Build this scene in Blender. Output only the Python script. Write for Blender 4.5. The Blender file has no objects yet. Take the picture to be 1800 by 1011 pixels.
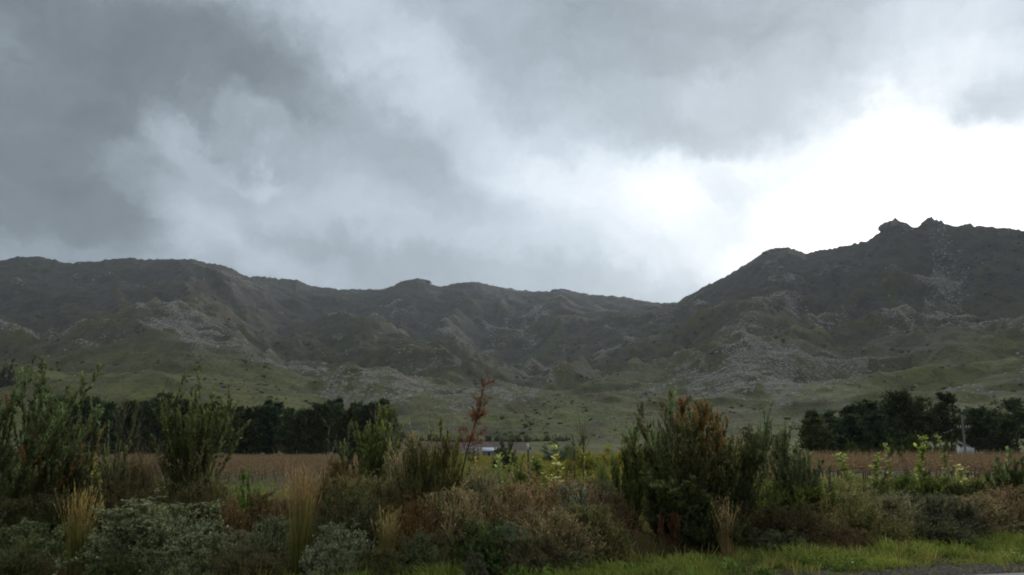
import bpy, math, random
import numpy as np
from mathutils import Vector

S = bpy.context.scene
COL = S.collection
random.seed(5)
R_ = math.radians
# ------------------------------------------------------------------ camera
F = 1558.0                      # focal length in photograph pixels (1800 wide)
CAMH = 1.8
HORY = 786.0
PITCH = math.atan((HORY - 505.5) / F)
cam_d = bpy.data.cameras.new('camera')
cam = bpy.data.objects.new('camera', cam_d)
COL.objects.link(cam)
cam.location = (0, 0, CAMH)
cam.rotation_euler = (math.pi / 2 + PITCH, 0, 0)
cam_d.sensor_width = 36.0
cam_d.lens = 36.0 * F / 1800.0
cam_d.clip_start = 0.1
cam_d.clip_end = 12000
S.camera = cam
S.view_settings.view_transform = 'Standard'
S.view_settings.look = 'None'
S.view_settings.gamma = 1.0
S.view_settings.exposure = 0.32
S.view_settings.use_curve_mapping = False
S.render.engine = 'CYCLES'
S.cycles.use_denoising = True
S.cycles.filter_width = 1.9
S.cycles.max_bounces = 8
S.cycles.diffuse_bounces = 5
S.cycles.volume_bounces = 0
S.cycles.transparent_max_bounces = 6


def sight(px, py, Y):
    """world point at depth Y (metres north of the camera) seen at photograph pixel px, py"""
    v = 505.5 - py
    c, s = math.cos(PITCH), math.sin(PITCH)
    dy = F * c - v * s
    dz = F * s + v * c
    k = Y / dy
    return ((px - 900) * k, Y, CAMH + dz * k)


def sky_dir(px, py):
    x, y, z = sight(px, py, 1.0)
    z -= CAMH
    L = math.sqrt(x * x + y * y + z * z)
    return math.atan2(x, y), math.asin(z / L)


# ------------------------------------------------------------------ world
SUN_AZ, SUN_EL = sky_dir(1560, 320)
W = bpy.data.worlds.new('World')
S.world = W
W.use_nodes = True
nt = W.node_tree
nt.nodes.clear()


class NT:
    """tiny node-graph helper"""
    def __init__(s, tree):
        s.t = tree

    def n(s, typ, **kw):
        nd = s.t.nodes.new(typ)
        for k, v in kw.items():
            setattr(nd, k, v)
        return nd

    def link(s, a, b):
        s.t.links.new(a, b)

    def put(s, sock, v):
        if isinstance(v, bpy.types.NodeSocket):
            s.link(v, sock)
        elif v is not None:
            sock.default_value = v

    def m(s, op, a, b=None, c=None, clamp=False):
        nd = s.n('ShaderNodeMath', operation=op, use_clamp=clamp)
        s.put(nd.inputs[0], a)
        if b is not None: s.put(nd.inputs[1], b)
        if c is not None: s.put(nd.inputs[2], c)
        return nd.outputs[0]

    def vm(s, op, a, b=None):
        nd = s.n('ShaderNodeVectorMath', operation=op)
        s.put(nd.inputs[0], a)
        if b is not None: s.put(nd.inputs[1], b)
        return nd.outputs[1] if op in ('LENGTH', 'DOT_PRODUCT') else nd.outputs[0]

    def rng(s, v, a, b, c=0.0, d=1.0, smooth=True):
        nd = s.n('ShaderNodeMapRange', interpolation_type='SMOOTHSTEP' if smooth else 'LINEAR')
        s.put(nd.inputs[0], v)
        for i, q in enumerate((a, b, c, d)):
            s.put(nd.inputs[i + 1], q)
        return nd.outputs[0]

    def noise(s, vec, scale, detail=3, rough=.5, dist=0.0):
        nd = s.n('ShaderNodeTexNoise')
        if vec is not None: s.link(vec, nd.inputs['Vector'])
        nd.inputs['Scale'].default_value = scale
        nd.inputs['Detail'].default_value = detail
        nd.inputs['Roughness'].default_value = rough
        nd.inputs['Distortion'].default_value = dist
        return nd

    def mix(s, f, a, b, mode='MIX'):
        nd = s.n('ShaderNodeMix', data_type='RGBA', blend_type=mode)
        s.put(nd.inputs[0], f)
        s.put(nd.inputs[6], a if not isinstance(a, tuple) else (*a[:3], 1))
        s.put(nd.inputs[7], b if not isinstance(b, tuple) else (*b[:3], 1))
        return nd.outputs[2]

    def ramp(s, v, stops):
        nd = s.n('ShaderNodeValToRGB')
        s.link(v, nd.inputs[0])
        cr = nd.color_ramp
        while len(cr.elements) < len(stops):
            cr.elements.new(0.5)
        for e, (p, c) in zip(cr.elements, stops):
            e.position = p
            e.color = (*c, 1)
        return nd.outputs[0]


g = NT(nt)
tc = g.n('ShaderNodeTexCoord')
sx = g.n('ShaderNodeSeparateXYZ')
g.link(tc.outputs['Generated'], sx.inputs[0])
az = g.m('ARCTAN2', sx.outputs[0], sx.outputs[1])
el = g.m('ARCSINE', sx.outputs[2])
cb = g.n('ShaderNodeCombineXYZ')
g.link(az, cb.inputs[0]); g.link(el, cb.inputs[1])
# warp the cloud layout so that every bank gets a torn, wispy edge
warp1 = g.noise(tc.outputs['Generated'], 4.2, 8, .64)
w1 = g.vm('SUBTRACT', warp1.outputs['Color'], (.5, .5, .5))
w1s = g.n('ShaderNodeVectorMath', operation='SCALE'); g.link(w1, w1s.inputs[0]); w1s.inputs[3].default_value = .24
warped = g.vm('ADD', cb.outputs[0], w1s.outputs[0])
# cloud banks: px, py, half-width px, half-height px, tilt deg (clockwise in the picture), amount
BANKS = [
    (60, 20, 640, 240, 8, -.15), (330, 110, 380, 120, 12, -.09), (480, 130, 260, 110, 30, -.03), (60, 390, 360, 150, 12, -.17),
    (150, 290, 220, 110, 30, -.06), (-250, 250, 420, 420, 0, -.06),
    (300, 215, 90, 40, 42, .08), (375, 245, 60, 22, 30, .05), (450, 285, 60, 26, 8, .09), (350, 360, 70, 80, -35, .07), (380, 405, 150, 50, 25, .09), (470, 200, 80, 30, 20, .05), (600, 300, 260, 160, 20, .05),
    (660, 70, 260, 80, 38, .10), (820, 190, 300, 90, 38, .08), (150, 450, 240, 22, 0, .04),
    (780, 270, 170, 100, 20, -.02), (620, 440, 320, 55, 8, -.08), (740, 370, 190, 60, 15, .05),
    (1060, 170, 230, 100, 25, -.05), (1130, 30, 420, 90, 4, -.05), (980, 0, 200, 60, 0, -.04), (900, 440, 260, 70, 0, .03),
    (1030, 320, 230, 160, 30, .12), (1190, 330, 110, 80, 0, .10), (1290, 300, 100, 40, 10, -.10), (1330, 395, 60, 40, 0, -.06), (1240, 260, 140, 60, 10, .08),
    (1120, 370, 380, 220, 0, .17), (1400, 230, 220, 80, -20, .12),
    (1590, 350, 260, 108, -8, .62), (1560, 340, 420, 210, -8, .26), (1590, 230, 110, 90, 20, .30), (1640, 430, 380, 80, 0, .5), (1800, 370, 160, 80, 0, .35),
    (1450, 110, 420, 90, 0, .05), (1720, 60, 300, 180, 0, .16), (1250, 110, 260, 90, 10, .03), (1740, 235, 80, 110, -10, -.15), (1820, 190, 150, 90, 0, -.03),
]
acc = None
for (px, py, hw, hh, tilt, amt) in BANKS:
    a0, e0 = sky_dir(px, py)
    mp = g.n('ShaderNodeMapping', vector_type='TEXTURE')
    g.link(warped, mp.inputs[0])
    mp.inputs['Location'].default_value = (a0, e0, 0)
    mp.inputs['Rotation'].default_value = (0, 0, -R_(tilt))
    mp.inputs['Scale'].default_value = (hw * 1.25 / F, hh * 1.25 / F, 4.0)
    d = g.vm('LENGTH', mp.outputs[0])
    v = g.rng(d, 1.0, 0.0, 0.0, amt)
    acc = v if acc is None else g.m('ADD', acc, v)
# finer cloud texture, stretched along the drift
mp = g.n('ShaderNodeMapping')
g.link(warped, mp.inputs[0])
mp.inputs['Rotation'].default_value = (0, 0, R_(28))
mp.inputs['Scale'].default_value = (1.0, 1.9, 1.0)
n1 = g.noise(mp.outputs[0], 3.4, 6, .55, .3)
n2 = g.noise(mp.outputs[0], 10.0, 8, .62, .3)
acc = g.m('ADD', acc, g.m('MULTIPLY', g.m('SUBTRACT', n1.outputs[0], .5), .19))
acc = g.m('ADD', acc, g.m('MULTIPLY', g.m('SUBTRACT', n2.outputs[0], .5), .16))
lum = g.m('ADD', acc, .618, clamp=False)
# display-like value -> linear colour of the cloud
cloud = g.ramp(g.m('MULTIPLY', lum, .7),
               [(0.20, (.076, .090, .101)), (.315, (.160, .190, .212)), (.42, (.320, .373, .422)), (.53, (.515, .59, .66)),
                (.65, (.82, .88, .94)), (.76, (1.0, 1.0, 1.0)), (1.0, (1.35, 1.33, 1.28))])
sky = g.n('ShaderNodeTexSky', sky_type='NISHITA')
sky.sun_disc = False
sky.sun_elevation = SUN_EL
sky.sun_rotation = SUN_AZ
sky.air_density = 1.0
sc_ = g.n('ShaderNodeVectorMath', operation='SCALE')
g.link(cloud, sc_.inputs[0]); sc_.inputs[3].default_value = 10.0
skymix = g.mix(.965, sky.outputs[0], sc_.outputs[0])
bg = g.n('ShaderNodeBackground')
bg.inputs[1].default_value = 0.1
g.link(skymix, bg.inputs[0])
wo = g.n('ShaderNodeOutputWorld')
g.link(bg.outputs[0], wo.inputs[0])
W.cycles.sampling_method = 'MANUAL'
W.cycles.sample_map_resolution = 512

# ------------------------------------------------------------------ sun, veiled by cloud
sd = bpy.data.lights.new('sun', 'SUN')
sd.energy = 1.5
sd.angle = R_(14)
sd.color = (1.0, .95, .87)
so = bpy.data.objects.new('sun', sd)
COL.objects.link(so)
so.location = (200, 500, 300)
_sv = Vector((math.sin(SUN_AZ) * math.cos(SUN_EL), math.cos(SUN_AZ) * math.cos(SUN_EL), math.sin(SUN_EL)))
so.rotation_euler = _sv.to_track_quat('Z', 'Y').to_euler()


# ------------------------------------------------------------------ mesh helpers
class MB:
    """collects quads/triangles with a colour per vertex"""
    def __init__(s):
        s.v, s.q, s.t, s.c, s.n = [], [], [], [], 0

    def add(s, v, q=None, t=None, c=None):
        v = np.asarray(v, np.float32).reshape(-1, 3)
        if q is not None and len(q): s.q.append(np.asarray(q, np.int64).reshape(-1, 4) + s.n)
        if t is not None and len(t): s.t.append(np.asarray(t, np.int64).reshape(-1, 3) + s.n)
        c = np.asarray(c if c is not None else (1, 1, 1), np.float32)
        if c.ndim == 1: c = np.tile(c, (len(v), 1))
        s.c.append(c); s.v.append(v); s.n += len(v)

    def mesh(s, name, smooth=False):
        v = np.concatenate(s.v); c = np.concatenate(s.c)
        q = np.concatenate(s.q) if s.q else np.zeros((0, 4), np.int64)
        t = np.concatenate(s.t) if s.t else np.zeros((0, 3), np.int64)
        me = bpy.data.meshes.new(name)
        me.vertices.add(len(v)); me.vertices.foreach_set('co', v.ravel())
        li = np.concatenate([q.ravel(), t.ravel()]).astype(np.int32)
        me.loops.add(len(li)); me.loops.foreach_set('vertex_index', li)
        me.polygons.add(len(q) + len(t))
        st = np.concatenate([np.arange(len(q)) * 4, len(q) * 4 + np.arange(len(t)) * 3]).astype(np.int32)
        me.polygons.foreach_set('loop_start', st)
        if smooth: me.polygons.foreach_set('use_smooth', np.ones(len(st), bool))
        me.update(calc_edges=True)
        at = me.attributes.new('Col', 'FLOAT_COLOR', 'POINT')
        at.data.foreach_set('color', np.concatenate([np.clip(c, 0, None), np.ones((len(c), 1), np.float32)], 1).ravel().astype(np.float32))
        return me

    def obj(s, name, mat, parent=None, smooth=False):
        me = s.mesh(name, smooth)
        me.materials.append(mat)
        return link(name, me, parent)


def link(name, data, parent=None):
    o = bpy.data.objects.new(name, data)
    COL.objects.link(o)
    if parent is not None: o.parent = parent
    return o


def tag(o, label=None, cat=None, group=None, kind=None):
    if label: o['label'] = label
    if cat: o['category'] = cat
    if group: o['group'] = group
    if kind: o['kind'] = kind
    return o


def thing(name, label, cat, loc=(0, 0, 0), rz=0.0, group=None):
    o = link(name, None)
    o.empty_display_size = .3
    o.location = loc
    o.rotation_euler = (0, 0, rz)
    return tag(o, label, cat, group)


def dup(root, name, label, loc, rz=0.0, scale=(1, 1, 1), group=None):
    r = root.copy(); COL.objects.link(r); r.name = name
    r.location = loc; r.rotation_euler = (0, 0, rz); r.scale = scale
    r['label'] = label
    if group: r['group'] = group
    for ch in list(root.children):
        c = ch.copy(); COL.objects.link(c); c.parent = r
        for k in list(ch.children):
            d = k.copy(); COL.objects.link(d); d.parent = c
    return r


BOXQ = [(0, 3, 2, 1), (4, 5, 6, 7), (0, 1, 5, 4), (1, 2, 6, 5), (2, 3, 7, 6), (3, 0, 4, 7)]


def box(mb, x0, x1, y0, y1, z0, z1, c=None):
    mb.add([(x0, y0, z0), (x1, y0, z0), (x1, y1, z0), (x0, y1, z0), (x0, y0, z1), (x1, y0, z1), (x1, y1, z1), (x0, y1, z1)], BOXQ, c=c)


def unit(v): return v / np.maximum(np.linalg.norm(v, axis=-1, keepdims=True), 1e-9)


def perp_rand(d, rng):
    r = rng.normal(size=d.shape)
    return unit(r - (r * d).sum(-1, keepdims=True) * d)


# ------------------------------------------------------------------ numeric noise
def _h(ix, iy, seed):
    n = (ix * 374761393 + iy * 668265263 + seed * 1442695041) & 0xFFFFFFFF
    n = ((n ^ (n >> 13)) * 1274126177) & 0xFFFFFFFF
    n = (n ^ (n >> 16)) & 0xFFFFFF
    return n / float(0xFFFFFF)


def vnoise(x, y, seed=0):
    ix = np.floor(x).astype(np.int64); iy = np.floor(y).astype(np.int64)
    fx = x - ix; fy = y - iy
    fx = fx * fx * fx * (fx * (fx * 6 - 15) + 10); fy = fy * fy * fy * (fy * (fy * 6 - 15) + 10)
    a = _h(ix, iy, seed); b = _h(ix + 1, iy, seed); c = _h(ix, iy + 1, seed); d = _h(ix + 1, iy + 1, seed)
    return (a * (1 - fx) + b * fx) * (1 - fy) + (c * (1 - fx) + d * fx) * fy


def fbm(x, y, octv=4, seed=0, gain=.5):
    s = 0; a = 1; t = 0
    for i in range(octv):
        s = s + a * vnoise(x + 17.3 * i, y - 9.1 * i, seed + i * 7); t += a
        a *= gain; x, y = (x * .8 - y * .6) * 2.03, (x * .6 + y * .8) * 2.03
    return s / t


def ridged(x, y, octv=4, seed=0):
    s = 0; a = 1; t = 0
    for i in range(octv):
        s = s + a * (1 - np.abs(2 * vnoise(x, y, seed + i * 5) - 1)); t += a
        a *= .5; x, y = (x * .8 - y * .6) * 2.05, (x * .6 + y * .8) * 2.05
    return s / t


def sstep(a, b, x):
    t = np.clip((x - a) / (b - a), 0, 1)
    return t * t * (3 - 2 * t)


# ------------------------------------------------------------------ materials
def new_mat(name):
    m = bpy.data.materials.new(name)
    m.use_nodes = True
    m.node_tree.nodes.clear()
    return m, NT(m.node_tree)


def out(g, sh):
    o = g.n('ShaderNodeOutputMaterial')
    g.link(sh, o.inputs[0])


def plant_mat(name, transl=.25, var=.25, rough=.6, gain=1.0, warm=(1.14, 1.02, .72)):
    m, g = new_mat(name)
    at = g.n('ShaderNodeAttribute', attribute_name='Col')
    oi = g.n('ShaderNodeObjectInfo')
    tcn = g.n('ShaderNodeTexCoord')
    nz = g.noise(tcn.outputs['Object'], 3.0, 2, .5)
    k = g.m('ADD', g.m('MULTIPLY', oi.outputs['Random'], var * gain), (1 - var / 2) * gain)
    k = g.m('MULTIPLY', k, g.rng(nz.outputs[0], .3, .7, .78, 1.22, False))
    sc = g.n('ShaderNodeVectorMath', operation='SCALE')
    g.link(g.mix(1.0, g.mix(1.0, at.outputs['Color'], oi.outputs['Color'], 'MULTIPLY'), warm, 'MULTIPLY'), sc.inputs[0]); g.link(k, sc.inputs[3])
    b = g.n('ShaderNodeBsdfPrincipled')
    g.link(sc.outputs[0], b.inputs['Base Color'])
    b.inputs['Roughness'].default_value = rough
    b.inputs['Specular IOR Level'].default_value = .25
    if transl > 0:
        tr = g.n('ShaderNodeBsdfTranslucent')
        g.link(sc.outputs[0], tr.inputs[0])
        mx = g.n('ShaderNodeMixShader')
        mx.inputs[0].default_value = transl
        g.link(b.outputs[0], mx.inputs[1]); g.link(tr.outputs[0], mx.inputs[2])
        out(g, mx.outputs[0])
    else:
        out(g, b.outputs[0])
    return m


M_LEAF = plant_mat('leaf', .42, .2, .6, 2.35)
M_NEEDLE = plant_mat('needles', .3, .35, .7, 2.4)
M_GRASS = plant_mat('grass_blade', .38, .75, .7, 2.2)
M_BARK = plant_mat('bark', 0, .2, .85, 1.6)
M_TWIG = plant_mat('twig', .38, .15, .8, 2.45)


def flat_mat(name, col, rough=.7, noise_scale=6.0, amt=.25, metal=0.0, dirt=None):
    m, g = new_mat(name)
    tcn = g.n('ShaderNodeTexCoord')
    a = g.noise(tcn.outputs['Object'], noise_scale, 5, .6)
    c = g.mix(g.rng(a.outputs[0], .3, .7), tuple(x * (1 - amt) for x in col), tuple(x * (1 + amt) for x in col))
    if dirt:
        b2 = g.noise(tcn.outputs['Object'], noise_scale * .35, 4, .6)
        c = g.mix(g.rng(b2.outputs[0], .52, .7, 0, .8), c, dirt)
    b = g.n('ShaderNodeBsdfPrincipled')
    g.link(c, b.inputs['Base Color'])
    b.inputs['Roughness'].default_value = rough
    b.inputs['Metallic'].default_value = metal
    out(g, b.outputs[0])
    return m


# ------------------------------------------------------------------ mountains: heightfield
R0 = 250.0
# skyline: px, py, distance
SKY = [(-700, 505, 2300), (-350, 480, 2200), (-150, 465, 2150), (0, 456, 2150), (35, 450, 2150), (72, 451, 2150), (100, 457, 2150), (130, 462, 2150), (190, 457, 2200), (228, 455, 2200),
       (260, 457, 2250), (300, 455, 2250), (338, 456, 2250), (362, 462, 2300), (392, 466, 2350), (420, 478, 2400), (440, 485, 2400), (478, 486, 2500),
       (520, 491, 2550), (548, 503, 2600), (600, 509, 2700), (675, 509, 2700), (705, 496, 2650), (735, 490, 2650), (752, 499, 2650), (772, 505, 2700), (800, 498, 2700),
       (820, 495, 2700), (842, 496, 2700), (880, 504, 2750), (920, 510, 2800), (965, 512, 2800), (985, 507, 2800), (1000, 511, 2800), (1045, 517, 2850), (1088, 521, 2850),
       (1112, 525, 2850), (1150, 531, 2800), (1188, 532, 2700), (1240, 504, 2450), (1300, 470, 2200), (1350, 439, 2050), (1390, 437, 2000), (1415, 447, 1950),
       (1480, 435, 1850), (1530, 421, 1780), (1545, 408, 1760), (1568, 390, 1750), (1592, 388, 1750), (1600, 395, 1750), (1618, 395, 1750), (1636, 387, 1750),
       (1652, 390, 1750), (1668, 393, 1750), (1700, 393, 1750), (1760, 396, 1700), (1800, 401, 1700), (1950, 395, 1700), (2200, 420, 1800), (2500, 480, 2000)]
MID = [(-700, 610, 1400), (-200, 600, 1400), (200, 590, 1400), (400, 590, 1500), (600, 600, 1600), (800, 640, 1500), (1000, 632, 1500), (1120, 600, 1600), (1190, 580, 1600), (1300, 556, 1400),
       (1500, 549, 1350), (1800, 552, 1300), (2200, 560, 1300)]
TOE = [(-700, 745, 480), (0, 740, 450), (400, 742, 450), (700, 750, 450), (900, 752, 450), (1100, 748, 450), (1300, 745, 450), (1500, 738, 450), (1800, 730, 430), (2200, 730, 430)]


def pxaz(px): return math.atan2(px - 900, F / math.cos(PITCH) * .985)


def station(tab):
    A, Rr, Z = [], [], []
    for px, py, r in tab:
        v = 505.5 - py
        c, s = math.cos(PITCH), math.sin(PITCH)
        dx, dy, dz = px - 900, F * c - v * s, F * s + v * c
        h = math.hypot(dx, dy)
        A.append(math.atan2(dx, dy)); Rr.append(r); Z.append(CAMH + dz / h * r)
    return np.array(A), np.array(Rr, float), np.array(Z)


def spt(px, py, r):
    v = 505.5 - py
    c, s = math.cos(PITCH), math.sin(PITCH)
    dx, dy, dz = px - 900, F * c - v * s, F * s + v * c
    h = math.hypot(dx, dy)
    return (dx / h * r, dy / h * r, CAMH + dz / h * r)


# spur crests: list of (px, py, r), side slope, rockiness
CRESTS = [
    ([(430, 500, 2200), (390, 522, 1800), (330, 536, 1500), (300, 547, 1250), (345, 566, 1170), (400, 590, 1090), (480, 628, 990), (560, 662, 900), (640, 692, 800), (690, 722, 600), (720, 738, 500)], .52, 1.0),
    ([(300, 547, 1250), (235, 556, 1280), (160, 574, 1320), (80, 586, 1350), (0, 592, 1400), (-150, 590, 1400)], .55, .75),
    ([(300, 550, 1240), (320, 590, 1050), (335, 625, 880), (350, 652, 740), (390, 695, 620), (430, 725, 500)], .5, .9),
    ([(235, 560, 1270), (215, 590, 1120), (180, 615, 960)], .5, .55),
    ([(-200, 655, 640), (-60, 660, 620), (100, 655, 600), (240, 652, 590), (330, 662, 580), (400, 688, 560), (440, 712, 540)], .40, .25),
    ([(600, 520, 2500), (570, 545, 2050), (600, 565, 1700), (660, 590, 1400), (720, 622, 1150), (800, 665, 950), (870, 700, 780), (890, 728, 580)], .48, .95),
    ([(735, 493, 2600), (745, 520, 2350), (700, 545, 2000)], .6, .5),
    ([(820, 498, 2650), (830, 525, 2300), (790, 560, 1900), (800, 600, 1500)], .55, .3),
    ([(985, 509, 2750), (960, 535, 2400), (900, 570, 2000), (850, 610, 1650)], .5, .7),
    ([(1190, 560, 1800), (1130, 590, 1600), (1070, 612, 1450), (1000, 640, 1300), (950, 664, 1150), (900, 690, 1000)], .45, .8),
    ([(1200, 612, 1300), (1180, 640, 1120), (1130, 680, 900), (1080, 712, 740), (1050, 735, 560)], .45, .8),
    ([(1180, 600, 1450), (1255, 560, 1400), (1330, 550, 1340), (1400, 572, 1280), (1490, 572, 1240), (1560, 592, 1180), (1580, 630, 1050), (1545, 668, 900)], .62, 1.0),
    ([(1330, 552, 1330), (1300, 600, 1150), (1270, 640, 1000), (1290, 690, 800), (1280, 722, 620), (1250, 740, 520)], .6, 1.0),
    ([(1490, 575, 1230), (1460, 620, 1050), (1420, 660, 900), (1370, 700, 760), (1360, 728, 580)], .6, .9),
    ([(1545, 668, 900), (1480, 690, 780), (1400, 715, 680)], .5, .7),
    ([(2000, 545, 980), (1800, 575, 900), (1745, 612, 820), (1680, 642, 740), (1600, 668, 660), (1500, 700, 580), (1420, 722, 520)], .55, .9),
    ([(1800, 640, 700), (1700, 680, 600), (1640, 700, 540)], .5, .9),
]
az_f = np.linspace(R_(-36), R_(36), 950)
az_b = np.linspace(R_(36), R_(324), 150)[1:-1]
AZ = np.concatenate([az_f, az_b])
NR = 380
tt = np.linspace(0, 1, NR)
RR = R0 * (3900 / R0) ** (tt ** .92)
A2, R2 = np.meshgrid(AZ, RR, indexing='ij')
Aw = (A2 + math.pi) % (2 * math.pi) - math.pi
X2 = np.sin(A2) * R2; Y2 = np.cos(A2) * R2


def tab(tabl, a):
    A, Rr, Z = station(tabl)
    return np.interp(a, A, Rr), np.interp(a, A, Z)


rs, zs = tab(SKY, Aw); rm, zm = tab(MID, Aw); rt, zt = tab(TOE, Aw)
behind = sstep(R_(42), R_(80), np.abs(Aw))
zs = zs * (1 - behind) + behind * (150 + 80 * fbm(np.cos(Aw) * 3 + 5, np.sin(Aw) * 3 + 5, 3, 3))
zm = zm * (1 - behind) + behind * 50; zt = zt * (1 - behind) + behind * 8


def seg(r, ra, za, rb, zb):
    t = np.clip((r - ra) / (rb - ra), 0, 1)
    return za + (zb - za) * t


def profile(r):
    tq = np.clip((r - rt) / (rm - rt), 0, 1)
    zz = np.where(r < rt, zt * np.clip((r - R0) / (rt - R0), 0, 1) ** 1.2,
                  np.where(r < rm, zt + (zm - zt) * (.55 * tq + .45 * tq ** 1.8),
                           np.where(r < rs, seg(r, rm, zm, rs, zs), zs - .30 * (r - rs) - .00005 * (r - rs) ** 2)))
    return zz


Z2 = profile(R2)
flowu = Aw * 1.0
warpn = fbm(X2 / 260, Y2 / 260, 3, 91) - .5
prox = np.zeros_like(Z2)
rockw = np.zeros_like(Z2)
SKYZ = Z2.copy()
for pts, slope, rk in CRESTS:
    P = np.array([spt(*p) for p in pts])
    segs = []
    for i in range(len(P) - 1):
        n = max(2, int(np.linalg.norm(P[i + 1, :2] - P[i, :2]) / 22))
        segs.append(P[i] + (P[i + 1] - P[i]) * np.linspace(0, 1, n, endpoint=False)[:, None])
    P = np.concatenate(segs + [P[-1:]])
    lo, hi = P.min(0) - 420, P.max(0) + 420
    sel = (X2 > lo[0]) & (X2 < hi[0]) & (Y2 > lo[1]) & (Y2 < hi[1])
    xs, ys = X2[sel], Y2[sel]
    best = np.full(len(xs), -1e9); bd = np.full(len(xs), 1e9)
    k = 1 + .9 * warpn[sel]
    for p in P:
        d = np.hypot(xs - p[0], ys - p[1])
        z = p[2] - slope * (np.sqrt((d * k) ** 2 + 30 ** 2) - 30)
        best = np.maximum(best, z); bd = np.minimum(bd, d)
    z0 = Z2[sel]
    kk = 14.0
    h = np.clip(.5 + .5 * (best - z0) / kk, 0, 1)
    zn = z0 * (1 - h) + best * h + kk * h * (1 - h)
    cap = np.maximum(z0, (zs[sel] - 4) / rs[sel] * R2[sel])      # a spur never rises above the skyline
    Z2[sel] = np.maximum(z0, np.minimum(zn, cap))
    pr = np.exp(-(bd / 95) ** 2)
    prox[sel] = np.maximum(prox[sel], pr); rockw[sel] = np.maximum(rockw[sel], pr * rk)

ramp = sstep(R0 + 30, 800, R2) * .75 + .25 * sstep(R0 + 20, R0 + 160, R2)
keep = 1 - .9 * np.exp(-((R2 - rs) / 190) ** 2)
gul = ridged(Aw * 11 + 1.2 * warpn, R2 / 900, 4, 21)
zn_ = (fbm(X2 / 330, Y2 / 330, 4, 11) - .5) * 50 + (gul - .62) * 66 * sstep(600, 1300, R2) \
    + (ridged(X2 / 140, Y2 / 140, 4, 31) - .6) * 24 + (fbm(X2 / 34, Y2 / 34, 3, 41) - .5) * 7
Z2 += zn_ * ramp * keep
rough_skyline = (fbm(Aw * 260, R2 / 400, 3, 77) - .5) * 7 + (ridged(Aw * 90, R2 / 300, 3, 78) - .6) * 5
Z2 += rough_skyline * np.exp(-((R2 - rs) / 90) ** 2)
Z2 += (fbm(X2 / 60, Y2 / 60, 3, 51) - .5) * 2.0 * sstep(R0, R0 + 60, R2)
Z2[:, 0] = 0.0
# keep the terrain behind the skyline hidden and every radius above zero
Z2 = np.maximum(Z2, 0.0)


def hit(px, py):
    """where the sight line through a pixel meets the terrain"""
    v = 505.5 - py
    c, s = math.cos(PITCH), math.sin(PITCH)
    dx, dy, dz = px - 900, F * c - v * s, F * s + v * c
    a = math.atan2(dx, dy); e = dz / math.hypot(dx, dy)
    i = int(np.clip(np.searchsorted(az_f, a), 1, len(az_f) - 1))
    col = (Z2[i] - CAMH) / RR
    j = int(np.argmax(col >= e)) if (col >= e).any() else NR - 1
    return X2[i, j], Y2[i, j], Z2[i, j]


# surface cover: rock / fresh green / dark heath / bare brown soil
lap = np.zeros_like(Z2)
K = 5
lap[:, K:-K] = Z2[:, K:-K] - .5 * (Z2[:, 2 * K:] + Z2[:, :-2 * K])
lap2 = Z2 - .5 * (np.roll(Z2, 9, 0) + np.roll(Z2, -9, 0))
conv = sstep(-2, 9, lap) * .5 + sstep(-2, 9, lap2) * .5
n_a = fbm(Aw * 1300 / 120, R2 / 330, 4, 61); n_b = fbm(Aw * 1300 / 40, R2 / 150, 4, 71)
rock = .14 + .66 * rockw + .55 * (conv - .5) + 1.3 * (n_a - .5) + .8 * (n_b - .5)
rock *= .25 + .75 * sstep(370, 480, R2)
green = np.clip(.25 + 1.4 * (fbm(X2 / 260, Y2 / 260, 3, 81) - .5) - .5 * (conv - .5), 0, 1) * (1 - sstep(900, 1700, R2) * .7)
heath = sstep(.45, 1.0, Z2 / np.maximum(zs, 1)) * .9
heath = heath + .75 * sstep(.55, .25, conv) * sstep(400, 700, R2)
brown = np.zeros_like(Z2)


def patch(kind, px, py, rx, ry, amt):
    x, y, z = hit(px, py)
    a = math.atan2(x, y)
    ca, sa = math.cos(a), math.sin(a)
    u = (X2 - x) * ca - (Y2 - y) * sa; w = (X2 - x) * sa + (Y2 - y) * ca
    f = np.exp(-((u / rx) ** 2 + (w / ry) ** 2) ** 1.5) * amt
    globals()[kind] = globals()[kind] + f


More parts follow.
